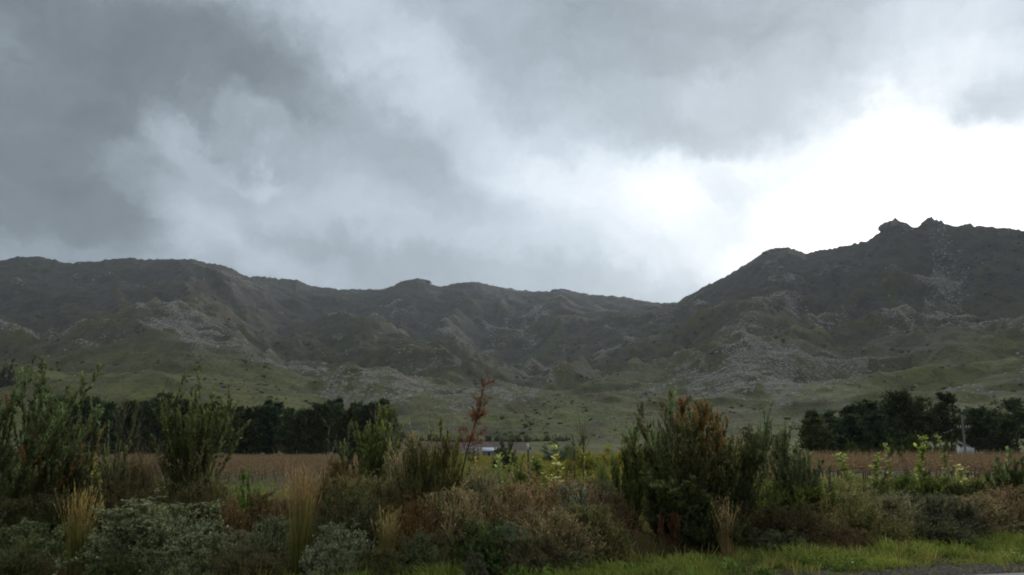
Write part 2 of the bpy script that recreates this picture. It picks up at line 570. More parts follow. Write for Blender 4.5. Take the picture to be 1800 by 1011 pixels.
for a in [('rock', 300, 560, 60, 120, .35), ('rock', 250, 575, 70, 100, .25), ('rock', 520, 645, 60, 90, .35), ('rock', 600, 680, 60, 60, .3), ('rock', 700, 620, 70, 120, .3), ('rock', 660, 650, 60, 90, .35),
          ('rock', 690, 680, 60, 60, .35), ('rock', 1040, 630, 70, 60, .3), ('rock', 990, 660, 30, 30, .3), ('rock', 1050, 692, 22, 22, .6), ('rock', 860, 710, 60, 50, .3), ('rock', 740, 712, 60, 60, .05), ('rock', 640, 712, 50, 40, .05), ('rock', 1300, 710, 60, 60, .35), ('rock', 1380, 722, 40, 40, .3), ('rock', 930, 722, 40, 30, .25), ('rock', 1120, 690, 40, 40, .3), ('rock', 540, 690, 50, 40, .2),
          ('rock', 1340, 610, 90, 160, .40), ('rock', 1520, 640, 70, 140, .6), ('rock', 1440, 650, 70, 80, .3), ('rock', 1290, 670, 70, 90, .3), ('rock', 1440, 740, 16, 20, .8), ('rock', 1160, 690, 30, 40, .5),
          ('rock', 1680, 665, 60, 60, .3), ('rock', 1770, 690, 50, 60, .4), ('rock', 1800, 600, 40, 50, .4), ('rock', 1600, 450, 260, 200, .34), ('rock', 1690, 500, 150, 120, .2), ('rock', 1420, 490, 120, 100, .30), ('rock', 1380, 450, 60, 60, .3), ('rock', 350, 480, 200, 200, .2), ('rock', 150, 500, 200, 150, .15), ('rock', 850, 510, 200, 200, .15), ('rock', 480, 500, 100, 100, .2), ('rock', 1480, 545, 130, 20, .2),
          ('rock', 60, 590, 90, 40, .35), ('rock', 340, 660, 40, 40, .3), ('rock', 230, 660, 50, 30, .25),
          ('rock', 460, 690, 80, 60, -.6), ('rock', 420, 650, 60, 60, -.4), ('rock', 1620, 620, 60, 120, -.7), ('rock', 130, 620, 80, 60, -.5), ('rock', 470, 600, 90, 120, -.5), ('rock', 1120, 740, 120, 120, -.6), ('rock', 1000, 720, 80, 60, -.5),
          ('rock', 1450, 520, 160, 90, -.3), ('rock', 1150, 640, 60, 120, -.35), ('rock', 1100, 660, 60, 60, -.3),
          ('green', 1090, 725, 60, 14, .9), ('green', 1020, 730, 60, 14, .8), ('green', 930, 745, 80, 30, .6), ('green', 1130, 705, 30, 20, .5), ('green', 1700, 628, 50, 50, 1.3), ('green', 1650, 650, 50, 40, 1.2), ('green', 1600, 672, 50, 40, .9), ('rock', 1700, 625, 34, 40, -.7), ('rock', 1650, 648, 34, 36, -.7), ('rock', 1745, 605, 30, 40, -.6),
          ('green', 1740, 600, 30, 50, .7), ('green', 1760, 715, 40, 30, .7), ('green', 1480, 690, 60, 40, .8), ('green', 1180, 590, 70, 160, .3), ('green', 1440, 600, 40, 60, .4),
          ('green', 180, 640, 90, 30, .5), ('green', 130, 690, 120, 60, .6), ('green', 330, 690, 70, 50, .4), ('green', 600, 702, 90, 30, .6), ('green', 480, 690, 60, 60, .2), ('green', 1080, 750, 90, 60, .35), ('green', 960, 580, 100, 80, .3),
          ('heath', 100, 500, 300, 300, .3), ('heath', 720, 550, 200, 300, .5), ('heath', 470, 555, 150, 160, .4), ('heath', 1060, 570, 120, 120, .3), ('heath', 800, 755, 40, 12, .9), ('heath', 720, 750, 40, 12, .8),
          ('heath', 1350, 500, 160, 160, .4), ('heath', 1480, 510, 160, 160, .3), ('heath', 80, 555, 90, 90, .4), ('heath', 1630, 610, 60, 90, .4), ('heath', 1000, 752, 60, 25, .4)]:
    patch(*a)
streak = fbm(Aw * 1300 / 16, R2 / 210 + 9 * warpn, 3, 131)
mott = fbm(Aw * 1300 / 55 + 3, R2 / 240, 4, 141)
gate = fbm(Aw * 1300 / 75 + 11, R2 / 210 + 4, 4, 171)
rock = rock * (.35 + .75 * sstep(.36, .64, gate)) - .06 + .9 * (streak - .5) * sstep(.1, .5, rock) + .9 * (mott - .5)
green = green + .45 * (1 - sstep(450, 1000, R2)) * (.4 + fbm(Aw * 1300 / 90, R2 / 160, 3, 181))
heath = heath * (.45 + .55 * sstep(600, 1200, R2))
rock = np.clip(rock, 0, 1); green = np.clip(green, 0, 1); heath = np.clip(heath, 0, 1)
# ploughed slope behind the sheds
bx = (X2 > -44) & (X2 < 19)
brown = sstep(-46, -38, X2 + 8 * (n_b - .5)) * (1 - sstep(4, 20, X2 + 26 * (n_b - .5))) * sstep(268, 274, R2 + 3 * (n_b - .5)) * (1 - sstep(412, 424, R2 + X2 * .4)) * (np.cos(A2) > 0)

NA = len(AZ)
idx = np.arange(NA * NR).reshape(NA, NR)
nxt = np.roll(idx, -1, 0)
quads = np.stack([idx[:, :-1], idx[:, 1:], nxt[:, 1:], nxt[:, :-1]], -1).reshape(-1, 4)
mb = MB()
mb.add(np.stack([X2, Y2, Z2], -1), quads, c=np.stack([rock, green, heath], -1).reshape(-1, 3))
mm, g = new_mat('mountain_cover')
at = g.n('ShaderNodeAttribute', attribute_name='Col')
sp = g.n('ShaderNodeSeparateColor'); g.link(at.outputs['Color'], sp.inputs[0])
bt = g.n('ShaderNodeAttribute', attribute_name='soil')
geo = g.n('ShaderNodeNewGeometry')
pos = geo.outputs['Position']
# streaks of rock run down the slope a little
aniso = g.vm('MULTIPLY', pos, (1.0, .40, .8))
v1 = g.noise(pos, .018, 6, .62, .6)
v2 = g.noise(aniso, .09, 6, .7, .4)
v3 = g.noise(aniso, .42, 4, .7)
v4 = g.noise(aniso, .045, 4, .6, 1.2)
veg = g.mix(g.rng(v1.outputs[0], .35, .65), (.082, .080, .026), (.138, .104, .046))
veg = g.mix(g.rng(v2.outputs[0], .44, .60, 0, .65), veg, (.046, .052, .020))
veg = g.mix(g.m('MULTIPLY', sp.outputs[1], g.rng(v4.outputs[0], .35, .6, .25, .85)), veg, (.185, .190, .040))
hc = g.mix(g.rng(v4.outputs[0], .40, .58), (.037, .032, .033), (.084, .071, .068))
veg = g.mix(g.m('MULTIPLY', sp.outputs[2], g.rng(v1.outputs[0], .3, .7, .50, .90)), veg, hc)
veg = g.mix(g.rng(v3.outputs[0], .46, .60, 0, .45), veg, (.034, .036, .019))
thr = g.m('ADD', g.m('MULTIPLY', g.m('SUBTRACT', v2.outputs[0], .5), 1.5), g.m('MULTIPLY', g.m('SUBTRACT', v3.outputs[0], .5), 2.0))
thr = g.m('ADD', thr, g.m('MULTIPLY', g.m('SUBTRACT', v4.outputs[0], .5), 1.0))
rk = g.rng(g.m('ADD', g.m('MULTIPLY', sp.outputs[0], .66), thr), .56, .84)
vo = g.n('ShaderNodeTexVoronoi', feature='F1'); g.link(aniso, vo.inputs['Vector']); vo.inputs['Scale'].default_value = .22
rc = g.mix(g.rng(v3.outputs[0], .3, .7), (.165, .140, .104), (.285, .245, .188))
sepc = g.n('ShaderNodeSeparateColor'); g.link(vo.outputs['Color'], sepc.inputs[0])
rc = g.mix(g.rng(sepc.outputs[0], .62, .95, 0, .6), rc, (.33, .31, .27))
rc = g.mix(g.m('MULTIPLY', sp.outputs[2], .45), rc, (.125, .120, .118))
colr = g.mix(g.m('MULTIPLY', rk, .85), veg, rc)
soil = g.mix(g.rng(v3.outputs[0], .3, .7), (.085, .053, .038), (.12, .078, .056))
colr = g.mix(bt.outputs['Fac'], colr, soil)
bsd = g.n('ShaderNodeBsdfPrincipled'); g.link(colr, bsd.inputs['Base Color'])
bsd.inputs['Roughness'].default_value = .9; bsd.inputs['Specular IOR Level'].default_value = .15
bp = g.n('ShaderNodeBump'); bp.inputs['Strength'].default_value = .9; bp.inputs['Distance'].default_value = 5.0
g.link(g.m('ADD', v2.outputs[0], g.m('MULTIPLY', v3.outputs[0], .5)), bp.inputs['Height'])
g.link(bp.outputs[0], bsd.inputs['Normal'])
out(g, bsd.outputs[0])
mo = mb.obj('mountains', mm, smooth=True)
tag(mo, 'long dark mountain range with pale rocky spurs and green gullies beyond the valley', kind='structure')
sa_ = mo.data.attributes.new('soil', 'FLOAT', 'POINT')
sa_.data.foreach_set('value', brown.ravel().astype(np.float32))

# ------------------------------------------------------------------ valley floor
EDGE_P = np.array([6.00, 12.60]); EDGE_D = np.array([.955, .297]); EDGE_D /= np.linalg.norm(EDGE_D)
EDGE_N = np.array([-EDGE_D[1], EDGE_D[0]])            # away from the camera
gr = np.concatenate([np.linspace(0, 60, 41), np.linspace(60, R0 + 1.0, 40)[1:]])
ga = AZ
GA, GR = np.meshgrid(ga[::2], gr, indexing='ij')
GX, GY = np.sin(GA) * GR, np.cos(GA) * GR
GZ = (fbm(GX / 7, GY / 7, 3, 5) - .5) * .22 * sstep(17, 24, GR) * (1 - sstep(200, R0 - 6, GR))
GZ[:, -1] = 0.0
n0, n1_ = GX.shape
ii = np.arange(n0 * n1_).reshape(n0, n1_); nn = np.roll(ii, -1, 0)
gq = np.stack([ii[:, :-1], ii[:, 1:], nn[:, 1:], nn[:, :-1]], -1).reshape(-1, 4)
mb = MB(); mb.add(np.stack([GX, GY, GZ], -1), gq)
gm, g = new_mat('valley_ground')
geo = g.n('ShaderNodeNewGeometry'); pos = geo.outputs['Position']
sxyz = g.n('ShaderNodeSeparateXYZ'); g.link(pos, sxyz.inputs[0])
q1 = g.noise(pos, .35, 5, .6); q2 = g.noise(pos, 3.2, 5, .65); q3 = g.noise(pos, 22, 4, .7)
grass = g.mix(g.rng(q2.outputs[0], .3, .7), (.030, .042, .012), (.060, .080, .020))
duff = g.mix(g.rng(q3.outputs[0], .3, .7), (.045, .038, .024), (.085, .070, .046))
soilc = g.mix(g.rng(q1.outputs[0], .35, .65), g.mix(g.rng(q2.outputs[0], .3, .7), (.085, .060, .042), (.125, .092, .064)), (.105, .100, .050))
yy = g.m('ADD', sxyz.outputs[1], g.m('MULTIPLY', g.m('SUBTRACT', q1.outputs[0], .5), 6.0))
c = g.mix(g.rng(q1.outputs[0], .35, .6), grass, duff)
mead = g.mix(g.rng(q2.outputs[0], .3, .7), (.080, .100, .022), (.150, .160, .034))
c = g.mix(g.rng(yy, 24, 30), c, mead)
c = g.mix(g.rng(yy, 41, 45), c, soilc)
c = g.mix(g.m('MULTIPLY', g.rng(yy, 180, 200), 1.0), c, (.070, .080, .030))
mid_l = g.m('MULTIPLY', g.rng(sxyz.outputs[0], -3, 3), g.rng(sxyz.outputs[0], 26, 18))
c = g.mix(g.m('MULTIPLY', mid_l, g.rng(yy, 44, 50)), c, g.mix(g.rng(q1.outputs[0], .35, .65), (.080, .090, .026), (.135, .135, .034)))
b = g.n('ShaderNodeBsdfPrincipled'); g.link(c, b.inputs['Base Color']); b.inputs['Roughness'].default_value = .95
b.inputs['Specular IOR Level'].default_value = .1
bp = g.n('ShaderNodeBump'); bp.inputs['Strength'].default_value = .8; bp.inputs['Distance'].default_value = .06
g.link(q3.outputs[0], bp.inputs['Height']); g.link(bp.outputs[0], b.inputs['Normal'])
out(g, b.outputs[0])
go = mb.obj('ground', gm, smooth=True)
tag(go, 'flat valley floor of grass, scrub litter and brown field', kind='structure')


# road
def along(s, n, z):
    p = EDGE_P + EDGE_D * s + EDGE_N * n
    return (p[0], p[1], z)


def strip(mb, n0, n1, z, s0=-120, s1=160, step=1.0, c=None, z1=None):
    ss = np.arange(s0, s1 + .01, step)
    v = []
    for s in ss:
        v.append(along(s, n0, z)); v.append(along(s, n1, z if z1 is None else z1))
    q = [(2 * i, 2 * i + 2, 2 * i + 3, 2 * i + 1) for i in range(len(ss) - 1)]
    mb.add(v, q, c=c)


am, g = new_mat('asphalt')
geo = g.n('ShaderNodeNewGeometry'); pos = geo.outputs['Position']
a1 = g.noise(pos, 90, 3, .6); a2 = g.noise(pos, .8, 5, .6)
c = g.mix(g.rng(a1.outputs[0], .3, .7), (.040, .040, .042), (.095, .094, .094))
c = g.mix(g.rng(a2.outputs[0], .4, .7, 0, .4), c, (.10, .097, .092))
b = g.n('ShaderNodeBsdfPrincipled'); g.link(c, b.inputs['Base Color']); b.inputs['Roughness'].default_value = .8
bp = g.n('ShaderNodeBump'); bp.inputs['Strength'].default_value = .5; bp.inputs['Distance'].default_value = .01
g.link(a1.outputs[0], bp.inputs['Height']); g.link(bp.outputs[0], b.inputs['Normal'])
out(g, b.outputs[0])
mb = MB()
strip(mb, -10.5, .22, .030)
# ragged verge: a sloping shoulder
strip(mb, .22, .45, .030, z1=-.02)
road = mb.obj('road', am)
tag(road, 'grey asphalt road edge at the bottom right corner', kind='structure')
mb = MB()
strip(mb, -.14, -.02, .034)
ym = flat_mat('yellow_road_paint', (.50, .34, .05), .7, 9, .2, dirt=(.20, .16, .08))
yl = mb.obj('edge_line', ym, road)

# haze: one closed box of even, thin air
mb = MB(); box(mb, -4300, 4300, -4300, 4300, -1.2, 760)
hm, g = new_mat('haze_air')
pv = g.n('ShaderNodeVolumePrincipled')
pv.inputs['Color'].default_value = (.80, .89, 1.0, 1)
pv.inputs['Density'].default_value = 0.00006
pv.inputs['Anisotropy'].default_value = 0.3
o = g.n('ShaderNodeOutputMaterial'); g.link(pv.outputs[0], o.inputs['Volume'])
hz = mb.obj('haze', hm); tag(hz, 'thin pale haze in the air over the valley', kind='stuff')

# ------------------------------------------------------------------ instanced stuff
def scatter(name, pts, rots, scales, proto_mesh, label, mat):
    """one object: points with geometry-node instances of a small mesh"""
    po = bpy.data.objects.new(name + '_piece', proto_mesh)
    me = bpy.data.meshes.new(name)
    me.vertices.add(len(pts)); me.vertices.foreach_set('co', np.asarray(pts, np.float32).ravel())
    a = me.attributes.new('rot', 'FLOAT_VECTOR', 'POINT'); a.data.foreach_set('vector', np.asarray(rots, np.float32).ravel())
    a = me.attributes.new('scl', 'FLOAT_VECTOR', 'POINT'); a.data.foreach_set('vector', np.asarray(scales, np.float32).ravel())
    ob = link(name, me)
    me.materials.append(mat)
    ng = bpy.data.node_groups.new(name, 'GeometryNodeTree')
    ng.interface.new_socket('Geometry', in_out='INPUT', socket_type='NodeSocketGeometry')
    ng.interface.new_socket('Geometry', in_out='OUTPUT', socket_type='NodeSocketGeometry')
    gi = ng.nodes.new('NodeGroupInput'); go_ = ng.nodes.new('NodeGroupOutput')
    mp = ng.nodes.new('GeometryNodeMeshToPoints')
    io = ng.nodes.new('GeometryNodeInstanceOnPoints')
    oi = ng.nodes.new('GeometryNodeObjectInfo'); oi.inputs[0].default_value = po
    r = ng.nodes.new('GeometryNodeInputNamedAttribute'); r.data_type = 'FLOAT_VECTOR'; r.inputs[0].default_value = 'rot'
    s = ng.nodes.new('GeometryNodeInputNamedAttribute'); s.data_type = 'FLOAT_VECTOR'; s.inputs[0].default_value = 'scl'
    L = ng.links.new
    L(gi.outputs[0], mp.inputs[0]); L(mp.outputs[0], io.inputs['Points']); L(oi.outputs['Geometry'], io.inputs['Instance'])
    L(r.outputs[0], io.inputs['Rotation']); L(s.outputs[0], io.inputs['Scale']); L(io.outputs[0], go_.inputs[0])
    md = ob.modifiers.new('scatter', 'NODES'); md.node_group = ng
    return tag(ob, label, kind='stuff')


rng = np.random.default_rng(7)


def rock_mesh(name, seed, mat, lumps=.35, sub=1):
    import bmesh
    bm = bmesh.new(); bmesh.ops.create_icosphere(bm, subdivisions=sub, radius=1)
    r = np.random.default_rng(seed)
    for v in bm.verts:
        k = 1 + lumps * (r.random() - .5) * 2
        v.co = (v.co.x * k, v.co.y * k * .85, max(v.co.z * k * .75, -.5))
    me = bpy.data.meshes.new(name); bm.to_mesh(me); bm.free(); me.materials.append(mat)
    return me


M_BOULDER = flat_mat('boulder_stone', (.34, .31, .265), .9, 1.5, .35, dirt=(.13, .125, .11))
M_BOULDER_DARK = flat_mat('outcrop_stone', (.13, .125, .115), .9, .25, .35, dirt=(.07, .07, .06))
# boulders on the slopes: chosen where the rock attribute is high
ww = (.3 + .7 * sstep(550, 950, R2)) * (rock ** 3.2) * R2 * np.gradient(RR)[None, :]
ww[:, :] *= (np.abs(Aw) < R_(35)) & (R2 < rs) & (R2 > 420)
NB = 34000
pp = (ww / ww.sum()).ravel()
pick = np.searchsorted(np.cumsum(pp), rng.random(NB))
bi, bj = np.unravel_index(np.clip(pick, 0, NA * NR - 1), (NA, NR))
bj = np.clip(bj, 0, NR - 2); bi = np.clip(bi, 0, 948)
fa, fb = rng.random(NB), rng.random(NB)
bx = X2[bi, bj] * (1 - fa) * (1 - fb) + X2[bi + 1, bj] * fa * (1 - fb) + X2[bi, bj + 1] * (1 - fa) * fb + X2[bi + 1, bj + 1] * fa * fb
by = Y2[bi, bj] * (1 - fa) * (1 - fb) + Y2[bi + 1, bj] * fa * (1 - fb) + Y2[bi, bj + 1] * (1 - fa) * fb + Y2[bi + 1, bj + 1] * fa * fb
bz = Z2[bi, bj] * (1 - fa) * (1 - fb) + Z2[bi + 1, bj] * fa * (1 - fb) + Z2[bi, bj + 1] * (1 - fa) * fb + Z2[bi + 1, bj + 1] * fa * fb
bs = (.45 + 1.1 * rng.random(NB) ** 3) * (1 + .7 * sstep(900, 2200, np.hypot(bx, by)))
scatter('boulders', np.stack([bx, by, bz], 1), np.stack([rng.normal(0, .2, NB), rng.normal(0, .2, NB), rng.random(NB) * 6.28], 1),
        np.stack([bs * (1 + .6 * rng.random(NB)), bs, bs * (.6 + .5 * rng.random(NB))], 1), rock_mesh('boulder_piece', 3, M_BOULDER),
        'pale boulders and rock faces strewn over the mountain slopes', M_BOULDER)

# dark shrubs dotted over the lower slopes
wsh = np.clip(.75 - rock, 0, 1) * (fbm(Aw * 1300 / 45, R2 / 110, 3, 151) > .52) * (1.3 - conv) * (X2 < .75 * Y2) * R2 ** .55 * np.gradient(RR)[None, :]
wsh *= (np.abs(Aw) < R_(35)) & (R2 < 1700) & (R2 > 300) & (brown < .05)
NSH = 4500
pick = np.clip(np.searchsorted(np.cumsum((wsh / wsh.sum()).ravel()), rng.random(NSH)), 0, NA * NR - 1)
bi, bj = np.unravel_index(pick, (NA, NR)); bj = np.clip(bj, 0, NR - 2); bi = np.clip(bi, 0, 948)
fa = rng.random(NSH)
lerp2 = lambda Q: Q[bi, bj] * (1 - fa) * .5 + Q[bi + 1, bj] * fa * .5 + Q[bi, bj + 1] * (1 - fa) * .5 + Q[bi + 1, bj + 1] * fa * .5
bx, by, bz = lerp2(X2), lerp2(Y2), lerp2(Z2)
ss_ = (.35 + 1.5 * rng.random(NSH) ** 3) * (.8 + .5 * sstep(500, 1400, np.hypot(bx, by)))


def shrub_lump():
    r_ = np.random.default_rng(44); m_ = MB()
    N = 70
    d = unit(r_.normal(size=(N, 3)) + np.array([0, 0, .4])); p = d * (.5 + .5 * r_.random((N, 1))) * np.array([1, 1, .8])
    s_ = perp_rand(d, r_)
    V = np.stack([p - s_ * .25, p + np.cross(d, s_) * .25, p + s_ * .25, p - np.cross(d, s_) * .25 + d * .2], 1)
    m_.add(V.reshape(-1, 3), np.arange(N * 4).reshape(-1, 4), c=np.repeat(np.array([.026, .030, .014]) * (1 + .35 * r_.normal(size=(N, 1))), 4, 0).clip(.005, 1))
    me = m_.mesh('slope_shrub'); me.materials.append(M_NEEDLE); return me


scatter('slope_shrubs', np.stack([bx, by, bz], 1), np.stack([0 * bx, 0 * bx, rng.random(NSH) * 6.28], 1), np.stack([ss_ * 1.3, ss_ * 1.3, ss_], 1), shrub_lump(),
        'dark low shrubs dotted over the green mountain slopes', M_NEEDLE)

# rock outcrops on the skyline of the right-hand mountain: things of their own
def outcrop(px, py, r, w, h, label, n=9, seed=0):
    x, y, z = spt(px, py, r)
    rr_ = np.random.default_rng(seed)
    t = thing('rock_outcrop', label, 'rock outcrop', (x, y, z - h), group='rock outcrops on the mountain skyline')
    for i in range(n):
        u = (i + .5) / n * 2 - 1
        hh = h * (1 - .6 * abs(u) ** 1.4) * (.75 + .35 * rr_.random())
        me = rock_mesh('rock', seed * 31 + i, M_BOULDER_DARK, .3, 2)
        o = link('rock', me, t)
        o.location = (u * w * .5, rr_.normal(0, w * .05), hh * .25)
        o.scale = (w / n * (1.2 + .5 * rr_.random()), w / n * 1.6, hh * .95)
        o.rotation_euler = (rr_.normal(0, .12), rr_.normal(0, .12), rr_.random() * 6)
    return t


outcrop(1572, 383, 1745, 52, 24, 'blocky rock outcrop with a steep left side, left one of the two summit tors', 10, 1)
outcrop(1636, 379, 1745, 34, 20, 'highest knobbly rock outcrop, right one of the two summit tors', 8, 2)
outcrop(1372, 436, 2000, 66, 14, 'flat-topped rock outcrop on the shoulder left of the summit tors', 9, 3)
outcrop(735, 490, 2640, 66, 14, 'rounded rock knob standing up from the middle of the far ridge', 7, 4)
outcrop(985, 507, 2790, 50, 10, 'small rocky bump on the far ridge right of the middle', 6, 5)
outcrop(1480, 433, 1845, 16, 9, 'tiny notch-like rock on the ridge between the shoulder and the summit tors', 4, 6)

# ------------------------------------------------------------------ plant growing


def grow(rng, pos, d, L, npts, up=0.0, wob=.1, sag=0.0):
    """polylines (n, npts+1, 3)"""
    n = len(pos)
    P = np.zeros((n, npts + 1, 3)); P[:, 0] = pos
    L = np.broadcast_to(L, (n,))[:, None]
    for k in range(npts):
        d = unit(d + np.array([0, 0, up / npts]) - np.array([0, 0, sag * (k + 1) / npts / npts]) + rng.normal(0, wob, (n, 3)))
        P[:, k + 1] = P[:, k] + d * L / npts
    return P


def sample(P, idx, t):
    m = P.shape[1] - 1
    f = np.clip(t * m, 0, m - 1e-4); k = f.astype(int); u = (f - k)[:, None]
    a = P[idx, k]; b = P[idx, k + 1]
    return a * (1 - u) + b * u, unit(b - a)


def shoots(rng, P, count, tmin, tmax, ang, L, npts=3, up=0.0, wob=.12, sag=0.0, taper=0.0):
    idx = rng.integers(0, len(P), count)
    t = tmin + (tmax - tmin) * rng.random(count)
    p, tg = sample(P, idx, t)
    a = np.radians(ang) * (.6 + .8 * rng.random(count))[:, None]
    d = np.cos(a) * tg + np.sin(a) * perp_rand(tg, rng)
    LL = L * (.55 + .9 * rng.random(count)) * (1 - taper * t)
    Q = grow(rng, p, d, LL, npts, up, wob, sag)
    return Q


def ribbon(mb, P, w0, w1, c, rng, jit=.15, facec=None):
    n, m, _ = P.shape
    tg = unit(np.gradient(P, axis=1))
    side = unit(np.cross(tg, unit(rng.normal(size=(n, 1, 3)))))
    w = np.linspace(w0, w1, m)[None, :, None] * .5
    V = np.stack([P - side * w, P + side * w], 2).reshape(n, m * 2, 3)
    k = np.arange(m - 1) * 2
    q = np.stack([k, k + 1, k + 3, k + 2], -1)[None] + (np.arange(n) * m * 2)[:, None, None]
    cc = np.asarray(c, float)
    if cc.ndim == 1: cc = np.tile(cc, (m, 1))
    elif len(cc) != m: cc = np.stack([np.interp(np.linspace(0, 1, m), np.linspace(0, 1, len(cc)), cc[:, i]) for i in range(3)], 1)
    cc = cc[None] * (1 + jit * rng.normal(size=(n, 1, 1)))
    cc = np.repeat(cc, 2, axis=1)
    mb.add(V.reshape(-1, 3), q.reshape(-1, 4), c=np.clip(cc.reshape(-1, 3), .003, 1))


def tube(mb, P, r0, r1, c, sides=4, rng=None, jit=.15):
    rng = rng or np.random.default_rng(0)
    n, m, _ = P.shape
    tg = unit(np.gradient(P, axis=1))
    a = unit(np.cross(tg, np.array([.31, .94, .12])))
    b = np.cross(tg, a)
    th = np.arange(sides) / sides * 2 * np.pi
    r0 = np.broadcast_to(r0, (n,))[:, None]; r1 = np.broadcast_to(r1, (n,))[:, None]
    w = (r0 + (r1 - r0) * np.linspace(0, 1, m)[None] ** .8)[:, :, None, None]
    V = P[:, :, None] + w * (np.cos(th)[:, None] * a[:, :, None] + np.sin(th)[:, None] * b[:, :, None])
    k = (np.arange(m - 1)[:, None] * sides + np.arange(sides)[None]).ravel()
    k2 = (np.arange(m - 1)[:, None] * sides + ((np.arange(sides) + 1) % sides)[None]).ravel()
    q = np.stack([k, k2, k2 + sides, k + sides], -1)[None] + (np.arange(n) * m * sides)[:, None, None]
    cc = np.asarray(c)[None, None] * (1 + jit * rng.normal(size=(n, 1, 1))) * np.ones((1, m * sides, 1))
    mb.add(V.reshape(-1, 3), q.reshape(-1, 4), c=np.clip(cc.reshape(-1, 3), .003, 1))


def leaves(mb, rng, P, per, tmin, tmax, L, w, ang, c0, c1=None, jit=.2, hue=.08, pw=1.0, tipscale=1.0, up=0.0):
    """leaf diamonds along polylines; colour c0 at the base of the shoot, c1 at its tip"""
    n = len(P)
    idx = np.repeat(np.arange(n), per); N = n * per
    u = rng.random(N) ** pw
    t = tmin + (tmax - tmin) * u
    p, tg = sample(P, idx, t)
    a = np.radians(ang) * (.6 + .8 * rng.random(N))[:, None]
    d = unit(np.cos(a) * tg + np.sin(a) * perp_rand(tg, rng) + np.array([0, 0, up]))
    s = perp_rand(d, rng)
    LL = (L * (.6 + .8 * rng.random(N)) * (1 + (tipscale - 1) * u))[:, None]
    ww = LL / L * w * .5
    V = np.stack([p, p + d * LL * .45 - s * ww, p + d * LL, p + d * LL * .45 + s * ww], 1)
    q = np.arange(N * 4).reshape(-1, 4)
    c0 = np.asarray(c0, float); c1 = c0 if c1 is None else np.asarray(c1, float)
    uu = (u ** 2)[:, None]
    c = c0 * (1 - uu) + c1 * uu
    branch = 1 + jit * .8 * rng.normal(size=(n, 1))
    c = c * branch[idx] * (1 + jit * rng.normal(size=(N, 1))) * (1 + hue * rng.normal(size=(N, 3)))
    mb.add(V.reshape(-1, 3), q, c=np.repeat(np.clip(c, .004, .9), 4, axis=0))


def fan(rng, n, spread, base_r, H, up, npts=5, wob=.06, hvar=.35, lean=(0, 0), pw=.7):
    """main stems rising from a common base; outer stems shorter and more tilted"""
    a = rng.random(n) * 2 * np.pi
    q = rng.random(n) ** pw
    tilt = np.radians(spread) * q
    d = np.stack([np.cos(a) * np.sin(tilt) + lean[0], np.sin(a) * np.sin(tilt) + lean[1], np.cos(tilt)], 1)
    pos = np.stack([np.cos(a) * base_r * q, np.sin(a) * base_r * q, np.zeros(n)], 1)
    L = H * (1 - hvar * rng.random(n)) * (1 - .12 * q)
    return grow(rng, pos, unit(d), L, npts, up, wob)


# --- kinds ---------------------------------------------------------------
def k_cone(rng, H, W, c=(.036, .038, .019), tip=(.14, .20, .115), nst=12, dens=1.0, odd=None, stem=(.06, .045, .032), spread=None, bare=0.25, dead=None):
    spread = spread or math.degrees(math.atan2(W * .55, H * .8))
    st, fo = MB(), MB()
    A = fan(rng, nst, spread, .10, H * .97, .35, 6, .05, .38)
    A[:, :, 0] *= 1; 
    B = shoots(rng, A, int(46 * dens), .22, .85, 30, H * .26, 4, .7, .07)
    Cc = shoots(rng, B, int(70 * dens), .3, .9, 30, H * .13, 3, .7, .07)
    tube(st, A, .016, .005, stem, 4, rng); ribbon(st, B, .012, .005, stem, rng); ribbon(st, Cc, .008, .004, stem, rng)
    mid = tuple(.62 * a_ + .38 * b_ for a_, b_ in zip(c, tip))
    leaves(fo, rng, A, int(90 * dens), .35 + bare * .4, 1, .075, .026, 42, c, mid, .25, pw=.7, up=.25)
    leaves(fo, rng, B, 64, .15, 1, .072, .025, 42, c, mid, .25, pw=.75, up=.25)
    leaves(fo, rng, Cc, 40, .1, 1, .066, .023, 42, c, mid, .25, pw=.8, up=.2)
    # thick pale leaf spires closing the shoots
    hi = np.array([min(.5, x * 1.25) for x in tip])
    top_b = B[B[:, -1, 2] > np.quantile(B[:, -1, 2], .45)]
    leaves(fo, rng, A[:, -3:], 120, .0, 1, .075, .030, 34, tuple(.5 * (np.array(c) + hi)), hi, .14, pw=.9, tipscale=.6, up=.45)
    leaves(fo, rng, top_b[:, -3:], 60, .1, 1, .066, .027, 34, tuple(.5 * (np.array(c) + hi)), hi, .14, pw=.9, tipscale=.6, up=.4)
    parts = {'stem': (st, M_BARK), 'foliage': (fo, M_LEAF)}
    if odd:
        od = MB()
        Q = shoots(rng, A, int(16 * dens), .35, .8, 28, H * .2, 4, .7, .08)
        leaves(od, rng, Q, 70, 0, 1, .05, .014, 45, odd, tuple(x * 1.3 for x in odd), .2)
        parts['withered_foliage'] = (od, M_LEAF)
    return parts


def dome(rng, n, H, W, npts=4, lump=.25, low=84, wob=.08, up=.25):
    a = rng.random(n) * 2 * np.pi
    tilt = np.radians(low) * np.sqrt(rng.random(n))
    lob = 1 + lump * np.sin(a * 3 + rng.random() * 6) * np.sin(tilt) + lump * .6 * np.sin(a * 5 + rng.random() * 6)
    d = np.stack([np.cos(a) * np.sin(tilt), np.sin(a) * np.sin(tilt), np.cos(tilt)], 1)
    ell = 1 / np.sqrt((np.sin(tilt) / (W * .5)) ** 2 + (np.cos(tilt) / H) ** 2)
    base = np.stack([np.cos(a), np.sin(a), 0 * a], 1) * (W * .10) * rng.random((n, 1))
    return grow(rng, base, d, ell * lob * (.72 + .3 * rng.random(n)), npts, up, wob)


